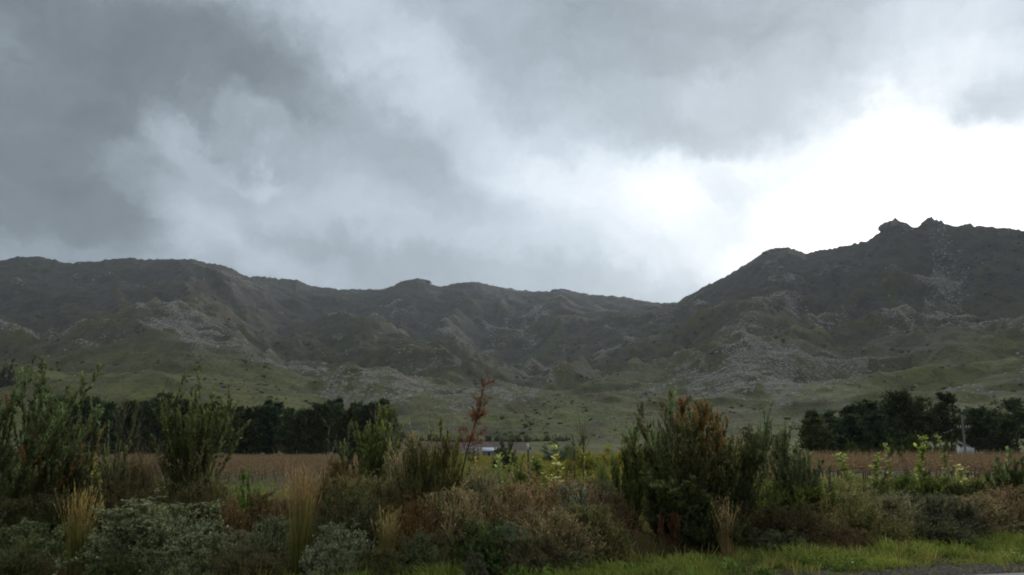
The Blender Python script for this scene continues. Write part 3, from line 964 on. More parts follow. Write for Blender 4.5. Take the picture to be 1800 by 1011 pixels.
def k_fluffy(rng, H, W, c=(.082, .066, .048), tip=(.165, .125, .098), dens=1.0, green=(.05, .055, .025), fine=1.0, mixg=.3):
    st, fo = MB(), MB()
    A = dome(rng, int(80 * dens), H * .86, W * .88, low=88)
    B = shoots(rng, A, int(520 * dens), .30, 1, 36, .24 * H ** .5, 4, .3, .10)
    Cc = shoots(rng, np.concatenate([B, A[:, -B.shape[1]:]]), int(3000 * dens), .15, 1, 34, .17 * fine, 4, .25, .14, .25)
    tube(st, A, .010, .004, (.045, .036, .028), 3, rng); ribbon(st, B, .007, .004, (.055, .043, .033), rng)
    ribbon(fo, Cc, .007, .004, np.array([c, tip]), rng, .25)
    k = rng.random(len(Cc)) < mixg
    leaves(fo, rng, Cc[~k], 10, .1, 1, .032, .0105, 35, c, tip, .25)
    leaves(fo, rng, Cc[k], 10, .1, 1, .032, .0105, 35, green, tuple(x * 1.6 for x in green), .25)
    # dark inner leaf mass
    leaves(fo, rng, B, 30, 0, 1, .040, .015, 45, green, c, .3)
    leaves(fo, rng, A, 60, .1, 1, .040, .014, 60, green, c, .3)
    return {'stem': (st, M_BARK), 'foliage': (fo, M_TWIG)}


def k_silver(rng, H, W, c=(.062, .078, .050), tip=(.185, .215, .165), dens=1.0):
    st, fo = MB(), MB()
    A = dome(rng, int(100 * dens), H * .88, W * .92, lump=.2, low=88, wob=.05, up=.15)
    B = shoots(rng, A, int(720 * dens), .4, 1, 40, .15, 3, .35, .1)
    Cc = shoots(rng, B, int(2600 * dens), .3, 1, 40, .09, 3, .3, .12)
    tube(st, A, .010, .004, (.05, .045, .035), 3, rng); ribbon(st, B, .006, .004, (.06, .055, .042), rng)
    leaves(fo, rng, B, 26, .1, 1, .030, .0125, 50, c, tip, .2, pw=.8)
    leaves(fo, rng, Cc, 16, .1, 1, .027, .0115, 50, c, tip, .2, pw=.8)
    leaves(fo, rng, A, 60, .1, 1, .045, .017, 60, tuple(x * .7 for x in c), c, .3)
    return {'stem': (st, M_BARK), 'foliage': (fo, M_LEAF)}


def k_leafy(rng, H, W, c=(.036, .062, .018), tip=(.085, .14, .035), dens=1.0, L=.05):
    st, fo = MB(), MB()
    A = dome(rng, int(40 * dens), H * .86, W * .88, lump=.3)
    B = shoots(rng, A, int(240 * dens), .3, 1, 40, .24, 3, .35, .12)
    tube(st, A, .010, .004, (.05, .042, .03), 3, rng); ribbon(st, B, .006, .004, (.05, .05, .03), rng)
    leaves(fo, rng, B, 40, 0, 1, L, L * .36, 52, c, tip, .22)
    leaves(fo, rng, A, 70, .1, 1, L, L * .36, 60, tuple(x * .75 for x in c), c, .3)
    return {'stem': (st, M_BARK), 'foliage': (fo, M_LEAF)}


def k_feathery(rng, H, W, c=(.030, .042, .018), tip=(.072, .092, .036), dens=1.0, nst=20, spread=44, odd=None, lean=(0, 0), hvar=.35, stemr=.018, domed=False):
    st, fo = MB(), MB()
    A = dome(rng, nst, H * .92, W * .9, 6, .12, 80, .06, .25) if domed else fan(rng, nst, spread, .2, H, .15, 6, .06, hvar, lean, .6)
    B = shoots(rng, A, int(150 * dens), .12, .95, 34, H * .26, 5, .55, .08, 0, .35)
    Cc = shoots(rng, B, int(620 * dens), .1, 1, 36, .22, 3, .5, .1)
    tube(st, A, stemr, .005, (.040, .032, .025), 5, rng); ribbon(st, B, .013, .005, (.045, .036, .027), rng); ribbon(st, Cc, .006, .004, (.04, .04, .025), rng)
    leaves(fo, rng, Cc, 26, .05, 1, .055, .018, 40, c, tip, .24, up=.15)
    leaves(fo, rng, B, 50, .15, 1, .058, .020, 45, c, tip, .26, up=.1)
    leaves(fo, rng, A, 80, .30, 1, .058, .020, 45, c, tip, .26, up=.1)
    parts = {'stem': (st, M_BARK), 'foliage': (fo, M_LEAF)}
    if odd:
        od = MB()
        sel = A[np.argsort(-A[:, -1, 0] * .5 - A[:, -1, 2])[:max(4, nst // 3)]]
        Q = shoots(rng, sel, int(46 * dens), .62, 1, 24, H * .15, 4, .6, .07)
        R2_ = shoots(rng, Q, int(130 * dens), .2, 1, 32, .12, 3, .5, .1)
        ribbon(od, Q, .008, .004, tuple(x * .6 for x in odd), rng)
        leaves(od, rng, Q, 46, .1, 1, .04, .010, 38, odd, tuple(x * 1.5 for x in odd), .25)
        leaves(od, rng, R2_, 22, .1, 1, .04, .010, 38, odd, tuple(x * 1.5 for x in odd), .25)
        parts['withered_foliage'] = (od, M_LEAF)
    return parts


def k_tussock(rng, H, W, c=(.085, .088, .028), tip=(.24, .185, .105), n=520, straight=.6, heads=True, spread=12):
    bl, hd = MB(), MB()
    q = np.sqrt(rng.random(n)); a = rng.random(n) * 6.283
    pos = np.stack([np.cos(a) * q * W * .17, np.sin(a) * q * W * .17, 0 * a], 1)
    tilt = np.radians(spread) * q * (.3 + .9 * rng.random(n))
    d = np.stack([np.cos(a) * np.sin(tilt), np.sin(a) * np.sin(tilt), np.cos(tilt)], 1)
    P = grow(rng, pos, d, H * (.35 + .65 * rng.random(n) ** 1.3), 6, 0, .055, (1 - straight) * 1.6)
    tip = tuple(x * .78 for x in tip)
    ribbon(bl, P, .009, .003, np.array([tuple(x * .7 for x in c), c, c, tip]), rng, .25)
    parts = {'blades': (bl, M_TWIG)}
    if heads:
        k = P[:, -1, 2] > H * .66
        Q = P[k][:, -3:]
        if len(Q):
            leaves(hd, rng, Q, 7, .2, 1, .06, .009, 14, tip, tuple(x * 1.25 for x in tip), .25, up=.2)
            parts['seed_heads'] = (hd, M_TWIG)
    return parts


def k_bare(rng, H, W, c=(.15, .135, .115), nst=5, spread=24, dens=1.0, r=.012, lichen=False):
    st = MB(); tw = MB()
    A = fan(rng, nst, spread, .05, H, .15, 7, .09, .4)
    B = shoots(rng, A, int(26 * dens), .25, .95, 34, H * .28, 5, .35, .12)
    Cc = shoots(rng, B, int(90 * dens), .2, 1, 36, H * .12, 4, .25, .14)
    D = shoots(rng, Cc, int(160 * dens), .2, 1, 38, H * .05, 3, .2, .15)
    tube(st, A, r, .003, c, 4, rng); tube(st, B, r * .5, .002, c, 3, rng)
    ribbon(tw, Cc, .006, .003, c, rng); ribbon(tw, D, .005, .003, tuple(x * 1.1 for x in c), rng)
    return {'stem': (st, M_BARK), 'twigs': (tw, M_TWIG)}


def k_sapling(rng, H, W, c=(.085, .11, .036), tip=(.18, .22, .085), n=20, L=.070, bark=(.09, .08, .06)):
    st, fo = MB(), MB()
    A = grow(rng, np.zeros((1, 3)), np.array([[rng.normal(0, .05), rng.normal(0, .05), 1.0]]), H, 9, 0, .035)
    B = shoots(rng, A, n, .35, .95, 32, W * .55, 4, .8, .08, 0, .5)
    tube(st, A, .011, .004, bark, 5, rng); ribbon(st, B, .006, .003, bark, rng)
    leaves(fo, rng, B, 9, .1, 1, L, L * .72, 60, c, tip, .2)
    leaves(fo, rng, A, 46, .45, 1, L, L * .72, 60, c, tip, .2, pw=.8)
    return {'stem': (st, M_BARK), 'foliage': (fo, M_LEAF)}


def k_restio(rng, H, W, c=(.045, .052, .022), tip=(.060, .060, .028), nst=3):
    """tall thin stems each ending in a brush of upright shoots"""
    st, fo = MB(), MB()
    A = fan(rng, nst, 9, .12, H * .82, .1, 7, .05, .25)
    tube(st, A, .012, .008, (.045, .040, .030), 4, rng)
    for i in range(nst):
        n = 46
        a = rng.random(n) * 6.283; t = np.radians(42) * np.sqrt(rng.random(n))
        d = np.stack([np.cos(a) * np.sin(t), np.sin(a) * np.sin(t), np.cos(t)], 1)
        base = A[i, -1] - np.array([0, 0, .1]) * rng.random((n, 1)) * 3
        P = grow(rng, base, d, H * .22 * (.6 + .6 * rng.random(n)), 4, .8, .04)
        ribbon(fo, P, .010, .003, np.array([c, tip]), rng, .2)
    return {'stem': (st, M_BARK), 'brush': (fo, M_TWIG)}


def k_redpine(rng, H, W):
    """dead sapling: dark leaning trunk, rust-coloured needles near the top"""
    st, fo, tw = MB(), MB(), MB()
    A = grow(rng, np.zeros((1, 3)), np.array([[.10, 0, 1.0]]), H * 1.02, 10, 0, .012)
    s = np.linspace(0, 1, A.shape[1]); A[0, :, 0] = W * .42 * s ** 1.3 + .03 * np.sin(s * 9)
    tube(st, A, .024, .006, (.034, .026, .022), 6, rng)
    B = shoots(rng, A, 40, .58, 1, 50, .32, 5, .4, .14, 0, .45)
    Cc = shoots(rng, B, 150, .3, 1, 34, .13, 3, .4, .1)
    ribbon(tw, B, .010, .005, (.070, .038, .030), rng); ribbon(tw, Cc, .006, .004, (.085, .042, .033), rng)
    low = shoots(rng, A, 9, .2, .6, 55, .22, 4, .2, .15); ribbon(tw, low, .008, .003, (.05, .04, .033), rng)
    leaves(fo, rng, Cc, 15, .1, 1, .046, .0070, 34, (.090, .034, .027), (.145, .056, .043), .3, up=.15)
    leaves(fo, rng, B, 12, .3, 1, .046, .0070, 34, (.082, .032, .025), (.130, .052, .040), .3, up=.15)
    return {'trunk': (st, M_BARK), 'twigs': (tw, M_TWIG), 'withered_needles': (fo, M_TWIG)}


KINDS = dict(cone=k_cone, fluffy=k_fluffy, silver=k_silver, leafy=k_leafy, feathery=k_feathery, tussock=k_tussock, bare=k_bare, sapling=k_sapling,
             restio=k_restio, redpine=k_redpine)
PROTO = {}
SHARED = {'fluffy': (5, (.165, .125, .098)), 'silver': (3, (.14, .168, .122))}


def fit(parts, ztop, Wm, keepw=False, q=.997):
    allv = np.concatenate([np.concatenate(p[0].v) for p in parts.values() if p[0].v])
    zt = np.quantile(allv[:, 2], q)
    rad = np.quantile(np.hypot(allv[:, 0], allv[:, 1]), .985)
    sx = 1.0 if keepw else min(max(Wm * .5 / max(rad, .01), .6), 1.7)
    for nm, (m, mat) in parts.items():
        for v in m.v:
            v[:, 0] *= sx; v[:, 1] *= sx; v[:, 2] *= ztop / zt
            if q < .995:                      # a rounded crown: the odd long shoots hardly rise above it
                lim = ztop * .94
                v[:, 2] = np.where(v[:, 2] > lim, lim + (v[:, 2] - lim) * .4, v[:, 2])
    if q < .995:
        hi = np.quantile(np.concatenate([v[:, 2] for p in parts.values() for v in p[0].v]), .9997)
        for m, mat in parts.values():
            for v in m.v: v[:, 2] *= ztop / hi


def plant(kind, name, cat, label, px, Y, top, width_px, seed, group=None, yaw=None, **kw):
    x, y, ztop = sight(px, top, Y)
    Wm = width_px / F * Y
    t = thing(name, label, cat, (x, y, -.02), (seed * 1.7) % 6.28 if yaw is None else yaw, group)
    if kind in SHARED:                       # alike bushes share a few grown meshes, each tinted and sized on its own
        nv, ref = SHARED[kind]
        key = (kind, seed % nv)
        if key not in PROTO:
            parts = KINDS[kind](np.random.default_rng(900 + seed % nv), 1.2, 1.4)
            fit(parts, 1.2, 1.4, q=.975)
            PROTO[key] = [(nm, m.mesh(kind + '_' + nm), mat) for nm, (m, mat) in parts.items() if m.v]
            for nm, me, mat in PROTO[key]: me.materials.append(mat)
        tip = kw.get('tip', ref)
        for nm, me, mat in PROTO[key]:
            o = link(nm, me, t)
            o.color = tuple(tip[i] / ref[i] for i in range(3)) + (1,) if nm == 'foliage' else (1, 1, 1, 1)
        t.scale = (Wm / 1.4, Wm / 1.4 * (.85 + .3 * ((seed * .37) % 1)), (ztop + .02) / 1.2)
        return t
    parts = KINDS[kind](np.random.default_rng(seed), ztop, Wm, **kw)
    fit(parts, ztop, Wm, kind == 'redpine', .990 if kind in ('leafy', 'feathery') else .9995 if kind in ('redpine', 'bare', 'tussock') else .997)
    for nm, (m, mat) in parts.items():
        if m.v:
            o = m.obj(nm, mat, t)
            if nm in ('twigs', 'seed_heads', 'foliage', 'blades', 'brush', 'withered_foliage', 'withered_needles'): o['kind'] = 'stuff'
    return t


BR = dict(c=(.082, .066, .048), tip=(.25, .198, .148))
GY = dict(c=(.066, .062, .050), tip=(.21, .19, .155))
PK = dict(c=(.090, .062, .046), tip=(.25, .175, .135))
OL = dict(c=(.060, .062, .030), tip=(.185, .165, .095))

# kind, name, category, label, px, distance, top py, width px, seed, extras
T = [
 # ---- left group
 ('cone', 'cone_bush', 'bush', 'tallest green cone bush at the far left with upright pale-tipped shoots', 20, 14.6, 632, 290, 11, dict(nst=20, dens=1.9, odd=(.13, .055, .022), c=(.036, .046, .020))),
 ('cone', 'cone_bush', 'bush', 'cone bush with rusty patches just right of the tallest left bush', 108, 15.2, 692, 150, 12, dict(nst=12, dens=1.3, odd=(.10, .05, .022))),
 ('bare', 'bare_shrub', 'shrub', 'leafless grey twiggy shrub between the two cone bushes on the left', 262, 15.6, 682, 170, 13, dict(nst=11, dens=2.4, c=(.085, .075, .065), spread=24)),
 ('cone', 'cone_bush', 'bush', 'sparse cone bush among the leafless grey twigs', 215, 15.3, 708, 60, 14, dict(nst=4, dens=.4, c=(.045, .052, .028), tip=(.14, .17, .10))),
 ('cone', 'cone_bush', 'bush', 'dark green cone bush with a tall tuft of light tips before the pines', 345, 15.8, 655, 150, 15, dict(nst=15, dens=1.6, c=(.036, .044, .020), tip=(.15, .18, .085))),
 ('silver', 'silver_bush', 'bush', 'large rounded silver-green bush at the bottom left behind the yellow tussock', 275, 13.2, 864, 250, 16, dict(tip=(.15, .178, .125))),
 ('silver', 'silver_bush', 'bush', 'dull green low bush in the bottom left corner', 62, 12.9, 912, 170, 17, dict(c=(.045, .06, .03), tip=(.11, .14, .08), dens=1.1)),
 ('silver', 'silver_bush', 'bush', 'small grey-green bush cut off by the left edge of the photo', -30, 13.4, 880, 120, 18, dict(c=(.05, .065, .045), tip=(.13, .16, .12))),
 ('tussock', 'grass_tussock', 'grass tussock', 'yellow-green grass tussock left of the large silver-green bush', 148, 12.6, 842, 82, 19, dict(n=380, c=(.075, .080, .024), tip=(.19, .15, .07))),
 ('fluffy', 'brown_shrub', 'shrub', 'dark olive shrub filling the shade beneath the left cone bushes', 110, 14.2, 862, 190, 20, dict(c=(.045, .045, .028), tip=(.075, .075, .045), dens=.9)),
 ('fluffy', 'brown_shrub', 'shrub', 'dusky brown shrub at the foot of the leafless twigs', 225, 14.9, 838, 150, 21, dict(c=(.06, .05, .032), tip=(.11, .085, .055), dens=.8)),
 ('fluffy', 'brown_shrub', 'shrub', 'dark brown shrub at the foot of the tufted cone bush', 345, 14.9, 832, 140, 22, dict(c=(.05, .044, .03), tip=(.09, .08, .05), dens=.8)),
 ('sapling', 'yellow_weed', 'weed', 'thin weed with tiny pale yellow flowers left of the leafless twigs', 165, 14.3, 792, 26, 23, dict(L=.03, c=(.12, .14, .04), tip=(.42, .42, .16), n=14)),
 ('sapling', 'yellow_weed', 'weed', 'yellowish weed in the gap under the leafless twigs', 192, 14.1, 822, 36, 24, dict(L=.03, c=(.13, .14, .05), tip=(.30, .30, .14), n=18)),
 # ---- gap at 400-560
 ('leafy', 'green_shrub', 'shrub', 'bright green arching shrub in front of the brown field', 440, 17.5, 818, 74, 25, dict(c=(.035, .075, .018), tip=(.07, .14, .03), dens=.6)),
 ('fluffy', 'brown_shrub', 'shrub', 'reddish-brown heathery shrub right of the silver-green bush', 440, 14.3, 858, 150, 26, dict(c=(.080, .056, .038), tip=(.140, .092, .062))),
 ('fluffy', 'brown_shrub', 'shrub', 'grey-brown low shrub beside the foot of the golden tussock', 425, 13.2, 925, 130, 27, dict(**GY)),
 ('silver', 'silver_bush', 'bush', 'small green-grey bush left of the golden tussock', 478, 13.3, 896, 90, 28, dict(c=(.05, .065, .04), tip=(.13, .155, .11), dens=.7)),
 ('tussock', 'grass_tussock', 'grass tussock', 'tallest golden-tipped grass tussock rising from the bottom edge', 533, 12.8, 812, 74, 29, dict(n=560, c=(.080, .088, .026), tip=(.20, .15, .092), straight=.9, spread=9)),
 ('bare', 'dry_stalks', 'dry stalks', 'dry reddish seed stalks above the golden tussock', 500, 13.6, 775, 60, 30, dict(nst=6, dens=.7, c=(.15, .095, .068), spread=12, r=.006)),
 ('fluffy', 'brown_shrub', 'shrub', 'small dark pointed shrub at the end of the yellow-green strip', 572, 18.5, 826, 50, 31, dict(c=(.04, .042, .024), tip=(.075, .07, .04), dens=.7)),
 ('bare', 'dead_branches', 'dead shrub', 'forked pale dead branches standing against the pine row', 590, 16.0, 728, 95, 32, dict(nst=3, dens=.55, c=(.20, .19, .175), spread=22)),
 ('cone', 'cone_bush', 'bush', 'single upright pale-green cone shoot right of the dead forked branches', 612, 16.2, 745, 30, 33, dict(nst=2, dens=.3, spread=3)),
 ('cone', 'cone_bush', 'bush', 'cone bush of upright light-tipped shoots before the right end of the pine row', 655, 16.4, 714, 104, 34, dict(nst=14, dens=1.1, spread=11, c=(.045, .058, .022), tip=(.16, .20, .085))),
 ('bare', 'bare_shrub', 'shrub', 'wispy bare sapling rising behind the right end of the pine row', 698, 19.0, 682, 56, 35, dict(nst=3, dens=.8, c=(.14, .125, .11), spread=9, r=.008)),
 ('fluffy', 'brown_shrub', 'shrub', 'rusty and olive shrub under the single cone shoot', 605, 15.4, 800, 110, 36, dict(c=(.09, .058, .034), tip=(.15, .095, .05), mixg=.5)),
 ('silver', 'silver_bush', 'bush', 'silvery bush low at the bottom, between the golden tussock and the thinner one', 600, 12.9, 912, 130, 37, dict(dens=1.1, c=(.055, .07, .048), tip=(.17, .20, .16))),
 ('fluffy', 'brown_shrub', 'shrub', 'grey-green feathery shrub behind the bottom silvery bush', 610, 14.0, 852, 150, 38, dict(c=(.062, .062, .042), tip=(.125, .115, .080), mixg=.5)),
 ('tussock', 'grass_tussock', 'grass tussock', 'thinner grass tussock in the middle of the hedge left of the dark hollow', 682, 12.9, 884, 48, 39, dict(n=200, c=(.085, .09, .030), tip=(.20, .17, .09))),
 ('fluffy', 'brown_shrub', 'shrub', 'straw-brown feathery shrub in front of the cone bush by the pines', 640, 14.9, 830, 140, 40, dict(**OL, mixg=.2)),
 ('silver', 'silver_bush', 'bush', 'dark green-grey bush at the bottom edge behind the thinner tussock', 735, 13.2, 930, 110, 41, dict(c=(.042, .052, .03), tip=(.10, .12, .075), dens=.8)),
 ('fluffy', 'brown_shrub', 'shrub', 'orange-tinged shrub directly below the round grey-topped bush', 735, 14.1, 868, 110, 42, dict(c=(.10, .058, .030), tip=(.17, .10, .055), mixg=.45)),
 # ---- round bush and red sapling
 ('fluffy', 'brown_shrub', 'shrub', 'pinkish-grey plume-topped shrub on the left of the dark round bush', 722, 15.6, 756, 120, 43, dict(tip=(.31, .25, .20))),
 ('fluffy', 'dark_bush', 'bush', 'dark round bush with a few yellow-green tips beside the red dead sapling', 762, 15.2, 760, 150, 44, dict(tip=(.10, .095, .045))),
 ('cone', 'cone_bush', 'bush', 'yellowish cone shoots poking out of the dark round bush', 772, 15.4, 736, 90, 144, dict(nst=9, dens=.5, spread=16, c=(.05, .05, .018), tip=(.17, .16, .05))),
 ('bare', 'bare_shrub', 'shrub', 'thin dark twigs sticking up out of the dark round bush', 760, 16.4, 700, 70, 45, dict(nst=4, dens=.5, c=(.045, .038, .03), spread=10, r=.008)),
 ('redpine', 'dead_pine_sapling', 'dead sapling', 'leaning dead pine sapling with rust-red needles at its top', 796, 15.2, 645, 130, 46, dict(yaw=0.0)),
 ('fluffy', 'brown_shrub', 'shrub', 'grey feathery shrub with a dark hollow under it below the red sapling', 800, 14.3, 842, 150, 47, dict(**BR)),
 ('fluffy', 'brown_shrub', 'shrub', 'soft grey-brown shrub right of the red sapling foot', 858, 15.4, 810, 110, 48, dict(**GY, fine=1.2)),
 ('leafy', 'green_shrub', 'shrub', 'fresh green leafy shrub low in the middle of the hedge', 848, 13.5, 905, 120, 49, dict(c=(.032, .050, .020), tip=(.062, .092, .036))),
 ('silver', 'silver_bush', 'bush', 'blue-green bush touching the fresh green leafy shrub', 902, 13.6, 915, 90, 50, dict(c=(.045, .065, .045), tip=(.12, .16, .12), dens=.8)),
 ('silver', 'silver_bush', 'bush', 'small pointed grey bush in the grass at the bottom edge, left of the middle', 835, 12.7, 968, 50, 51, dict(c=(.05, .055, .042), tip=(.10, .11, .085), dens=.5)),
 # ---- middle brown mass
 ('fluffy', 'brown_shrub', 'shrub', 'pink-brown fluffy shrub, leftmost of the big brown mass in the middle', 900, 14.9, 835, 140, 52, dict(**PK)),
 ('fluffy', 'brown_shrub', 'shrub', 'tallest pink-brown fluffy shrub at the centre of the hedge', 965, 15.6, 822, 150, 53, dict(**PK, fine=1.2)),
 ('fluffy', 'brown_shrub', 'shrub', 'grey-brown shrub low in front of the centre brown mass', 960, 14.0, 890, 160, 54, dict(**BR)),
 ('fluffy', 'brown_shrub', 'shrub', 'olive-brown shrub on the ground left of the big dark bush', 1035, 14.6, 880, 140, 55, dict(**OL)),
 ('fluffy', 'brown_shrub', 'shrub', 'reddish shrub leaning against the big dark bush from the left', 1068, 15.6, 862, 90, 56, dict(c=(.085, .055, .042), tip=(.16, .105, .08))),
 ('silver', 'silver_bush', 'bush', 'pale blue-grey sprig bush on top of the brown mass', 1015, 15.2, 850, 100, 57, dict(c=(.06, .075, .06), tip=(.18, .21, .18), dens=.5)),
 ('silver', 'silver_bush', 'bush', 'low dark grey-green bush where the grass meets the brown mass', 985, 13.7, 940, 130, 58, dict(c=(.042, .046, .032), tip=(.095, .10, .07), dens=.8)),
 ('fluffy', 'brown_shrub', 'shrub', 'small tawny shrub at the grass edge left of the big dark bush', 1090, 14.9, 930, 90, 59, dict(c=(.06, .05, .03), tip=(.12, .10, .06), dens=.6)),
 # ---- restios / yellowish
 ('restio', 'tufted_reed', 'reed', 'dark tall stem with a brush-like tuft standing above the yellow field', 1028, 18.5, 722, 60, 60, dict(nst=1)),
 ('restio', 'tufted_reed', 'reed', 'dark brush-tufted reeds close to the big dark bush', 1062, 18.0, 775, 66, 61, dict(nst=4, c=(.05, .07, .03), tip=(.07, .095, .045))),
 ('restio', 'tufted_reed', 'reed', 'low brush-tufted reeds left of the tall tufted stem', 1012, 19.5, 762, 46, 62, dict(nst=3, c=(.05, .065, .025))),
 ('cone', 'cone_bush', 'bush', 'slender cone shoot standing alone left of the big dark bush', 1106, 17.5, 735, 34, 63, dict(nst=3, dens=.3, spread=5, c=(.06, .08, .04))),
 ('leafy', 'green_shrub', 'shrub', 'yellow-green soft shrub behind the tufted reeds', 1060, 20.5, 800, 130, 64, dict(c=(.06, .08, .02), tip=(.12, .14, .035))),
 ('feathery', 'dark_bush', 'bush', 'thin green upright shrub touching the left side of the big dark bush', 1105, 17.0, 780, 80, 65, dict(c=(.045, .062, .02), tip=(.10, .13, .045), nst=10, spread=16, dens=.6)),
 # ---- the big bush
 ('feathery', 'dark_bush', 'bush', 'biggest dark bush right of the middle with burnt-orange tips at its top', 1205, 16.6, 690, 215, 66, dict(nst=40, spread=40, dens=2.6, odd=(.15, .075, .030), yaw=0.0, c=(.036, .040, .019), tip=(.11, .11, .052))),
 ('feathery', 'dark_bush', 'bush', 'dark splayed bush leaning out to the right of the biggest bush', 1272, 16.9, 748, 140, 67, dict(nst=20, spread=34, dens=1.4, yaw=0.0, lean=(.10, 0), c=(.028, .038, .018), tip=(.065, .085, .035))),
 ('cone', 'cone_bush', 'bush', 'pale-tipped cone shoots growing out of the top left of the biggest dark bush', 1160, 16.2, 680, 70, 68, dict(nst=6, dens=.5, spread=8, c=(.05, .062, .035))),
 ('bare', 'bare_shrub', 'shrub', 'thin reddish dead stem poking highest out of the biggest dark bush', 1186, 16.5, 640, 24, 69, dict(nst=2, dens=.5, c=(.10, .055, .042), spread=4, r=.008)),
 ('cone', 'cone_bush', 'bush', 'leafy cone bush with cream specks low in front of the biggest dark bush', 1165, 15.6, 822, 160, 70, dict(nst=18, dens=1.3, spread=26, c=(.032, .042, .018), tip=(.14, .16, .07))),
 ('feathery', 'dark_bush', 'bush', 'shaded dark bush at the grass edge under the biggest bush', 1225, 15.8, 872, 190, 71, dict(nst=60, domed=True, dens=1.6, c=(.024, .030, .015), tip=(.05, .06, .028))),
 ('feathery', 'withered_shrub', 'shrub', 'small brick-red withered shrub low in the dark bush', 1184, 15.1, 892, 32, 72, dict(nst=3, spread=24, dens=.07, c=(.075, .036, .024), tip=(.105, .048, .032))),
 ('tussock', 'grass_tussock', 'grass tussock', 'dry straw-coloured grass tussock under the right side of the biggest dark bush', 1275, 14.9, 868, 62, 73, dict(n=130, c=(.13, .10, .055), tip=(.23, .17, .11))),
 ('bare', 'dead_branches', 'dead shrub', 'dark drooping dead branches reaching out to the right of the biggest bush', 1318, 16.9, 790, 80, 74, dict(nst=6, dens=.8, c=(.05, .042, .034), spread=50)),
 # ---- right group
 ('cone', 'cone_bush', 'bush', 'rounded grey-green cone bush between the biggest bush and the right pines', 1392, 17.8, 748, 130, 75, dict(nst=22, dens=1.7, spread=26, c=(.058, .070, .042), tip=(.145, .175, .11))),
 ('cone', 'cone_bush', 'bush', 'thin cone shoot sticking up at the left of the grey-green cone bush', 1347, 17.8, 705, 24, 76, dict(nst=2, dens=.25, spread=4, c=(.06, .075, .045))),
 ('leafy', 'green_shrub', 'shrub', 'soft yellow-green shrub right of the biggest dark bush', 1345, 16.9, 842, 130, 77, dict(c=(.045, .062, .016), tip=(.09, .12, .03), L=.04)),
 ('feathery', 'green_shrub', 'shrub', 'wispy bright green shrub under the grey-green cone bush', 1405, 17.6, 842, 110, 78, dict(c=(.05, .065, .018), tip=(.10, .13, .035), nst=18, spread=36, dens=.8)),
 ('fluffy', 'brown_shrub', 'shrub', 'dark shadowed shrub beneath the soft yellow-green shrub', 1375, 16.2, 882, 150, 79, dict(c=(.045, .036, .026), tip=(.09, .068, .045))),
 ('silver', 'silver_bush', 'bush', 'low sage-green bush at the grass edge right of the straw tussock', 1375, 15.5, 930, 130, 80, dict(c=(.05, .062, .036), tip=(.105, .125, .08), dens=.9)),
 ('fluffy', 'brown_shrub', 'shrub', 'large grey-olive shrub left of the dull red one by the grass', 1478, 17.2, 860, 160, 81, dict(**OL)),
 ('fluffy', 'brown_shrub', 'shrub', 'small dull red shrub at the grass edge', 1492, 15.9, 925, 90, 82, dict(c=(.085, .055, .042), tip=(.15, .098, .075), dens=.8)),
 ('fluffy', 'brown_shrub', 'shrub', 'grey fluffy shrub left of the darkest hollow in the right hedge', 1560, 17.6, 858, 160, 83, dict(**GY)),
 ('fluffy', 'brown_shrub', 'shrub', 'low olive shrub in front of the grey fluffy one', 1545, 16.5, 905, 140, 84, dict(**OL, dens=.9)),
 ('fluffy', 'brown_shrub', 'shrub', 'dark grey shrub with bluish stems, middle of the right hedge', 1640, 17.8, 865, 160, 85, dict(c=(.048, .050, .044), tip=(.10, .10, .088))),
 ('fluffy', 'brown_shrub', 'shrub', 'grey-green low shrub in front of the bluish-stemmed one', 1625, 17.0, 905, 150, 86, dict(c=(.052, .054, .04), tip=(.105, .105, .075))),
 ('fluffy', 'brown_shrub', 'shrub', 'brown shrub above the gravel patch', 1712, 18.4, 862, 160, 87, dict(**BR)),
 ('fluffy', 'brown_shrub', 'shrub', 'low rusty shrub at the grass edge above the gravel patch', 1700, 17.7, 908, 130, 88, dict(c=(.06, .046, .034), tip=(.115, .082, .06), dens=.8)),
 ('fluffy', 'brown_shrub', 'shrub', 'reddish-brown shrub cut off by the right edge of the photo', 1798, 19.2, 850, 150, 89, dict(**PK)),
 ('cone', 'cone_bush', 'bush', 'dense cone bush of upright shoots near the right edge', 1762, 20.0, 806, 80, 90, dict(nst=12, dens=.9, spread=13, c=(.04, .055, .024), tip=(.10, .135, .06))),
 ('cone', 'cone_bush', 'bush', 'slim tall cone shoot left of the dense cone bush at the right edge', 1752, 21.0, 790, 22, 91, dict(nst=2, dens=.3, spread=4, c=(.05, .075, .035))),
 ('leafy', 'green_shrub', 'shrub', 'mid-green shrub behind the grey fluffy shrubs on the right', 1530, 20.0, 830, 140, 92, dict(c=(.04, .055, .018), tip=(.085, .11, .03))),
 ('feathery', 'green_shrub', 'shrub', 'spiky green shrub pointing up and right behind the right hedge', 1600, 20.5, 822, 110, 93, dict(c=(.04, .06, .018), tip=(.08, .11, .03), nst=14, spread=40, dens=.6)),
 ('feathery', 'green_shrub', 'shrub', 'green shrub right of the spiky one, below the leafy saplings', 1670, 20.5, 835, 110, 94, dict(c=(.045, .06, .02), tip=(.09, .115, .035), nst=14, spread=36, dens=.6)),
 ('silver', 'silver_bush', 'bush', 'short greenish bush in the dark hollow near the right edge', 1765, 18.6, 905, 90, 95, dict(c=(.035, .05, .022), tip=(.07, .10, .04), dens=.7)),
 ('sapling', 'leafy_sapling', 'sapling', 'two-stemmed sapling with sparse lime leaves, leftmost of the row before the vineyard', 1487, 22.5, 795, 44, 96, dict(n=12)),
 ('sapling', 'leafy_sapling', 'sapling', 'sapling with lime and cream leaves, second from the left before the vineyard', 1531, 22.0, 795, 36, 97, dict(n=14)),
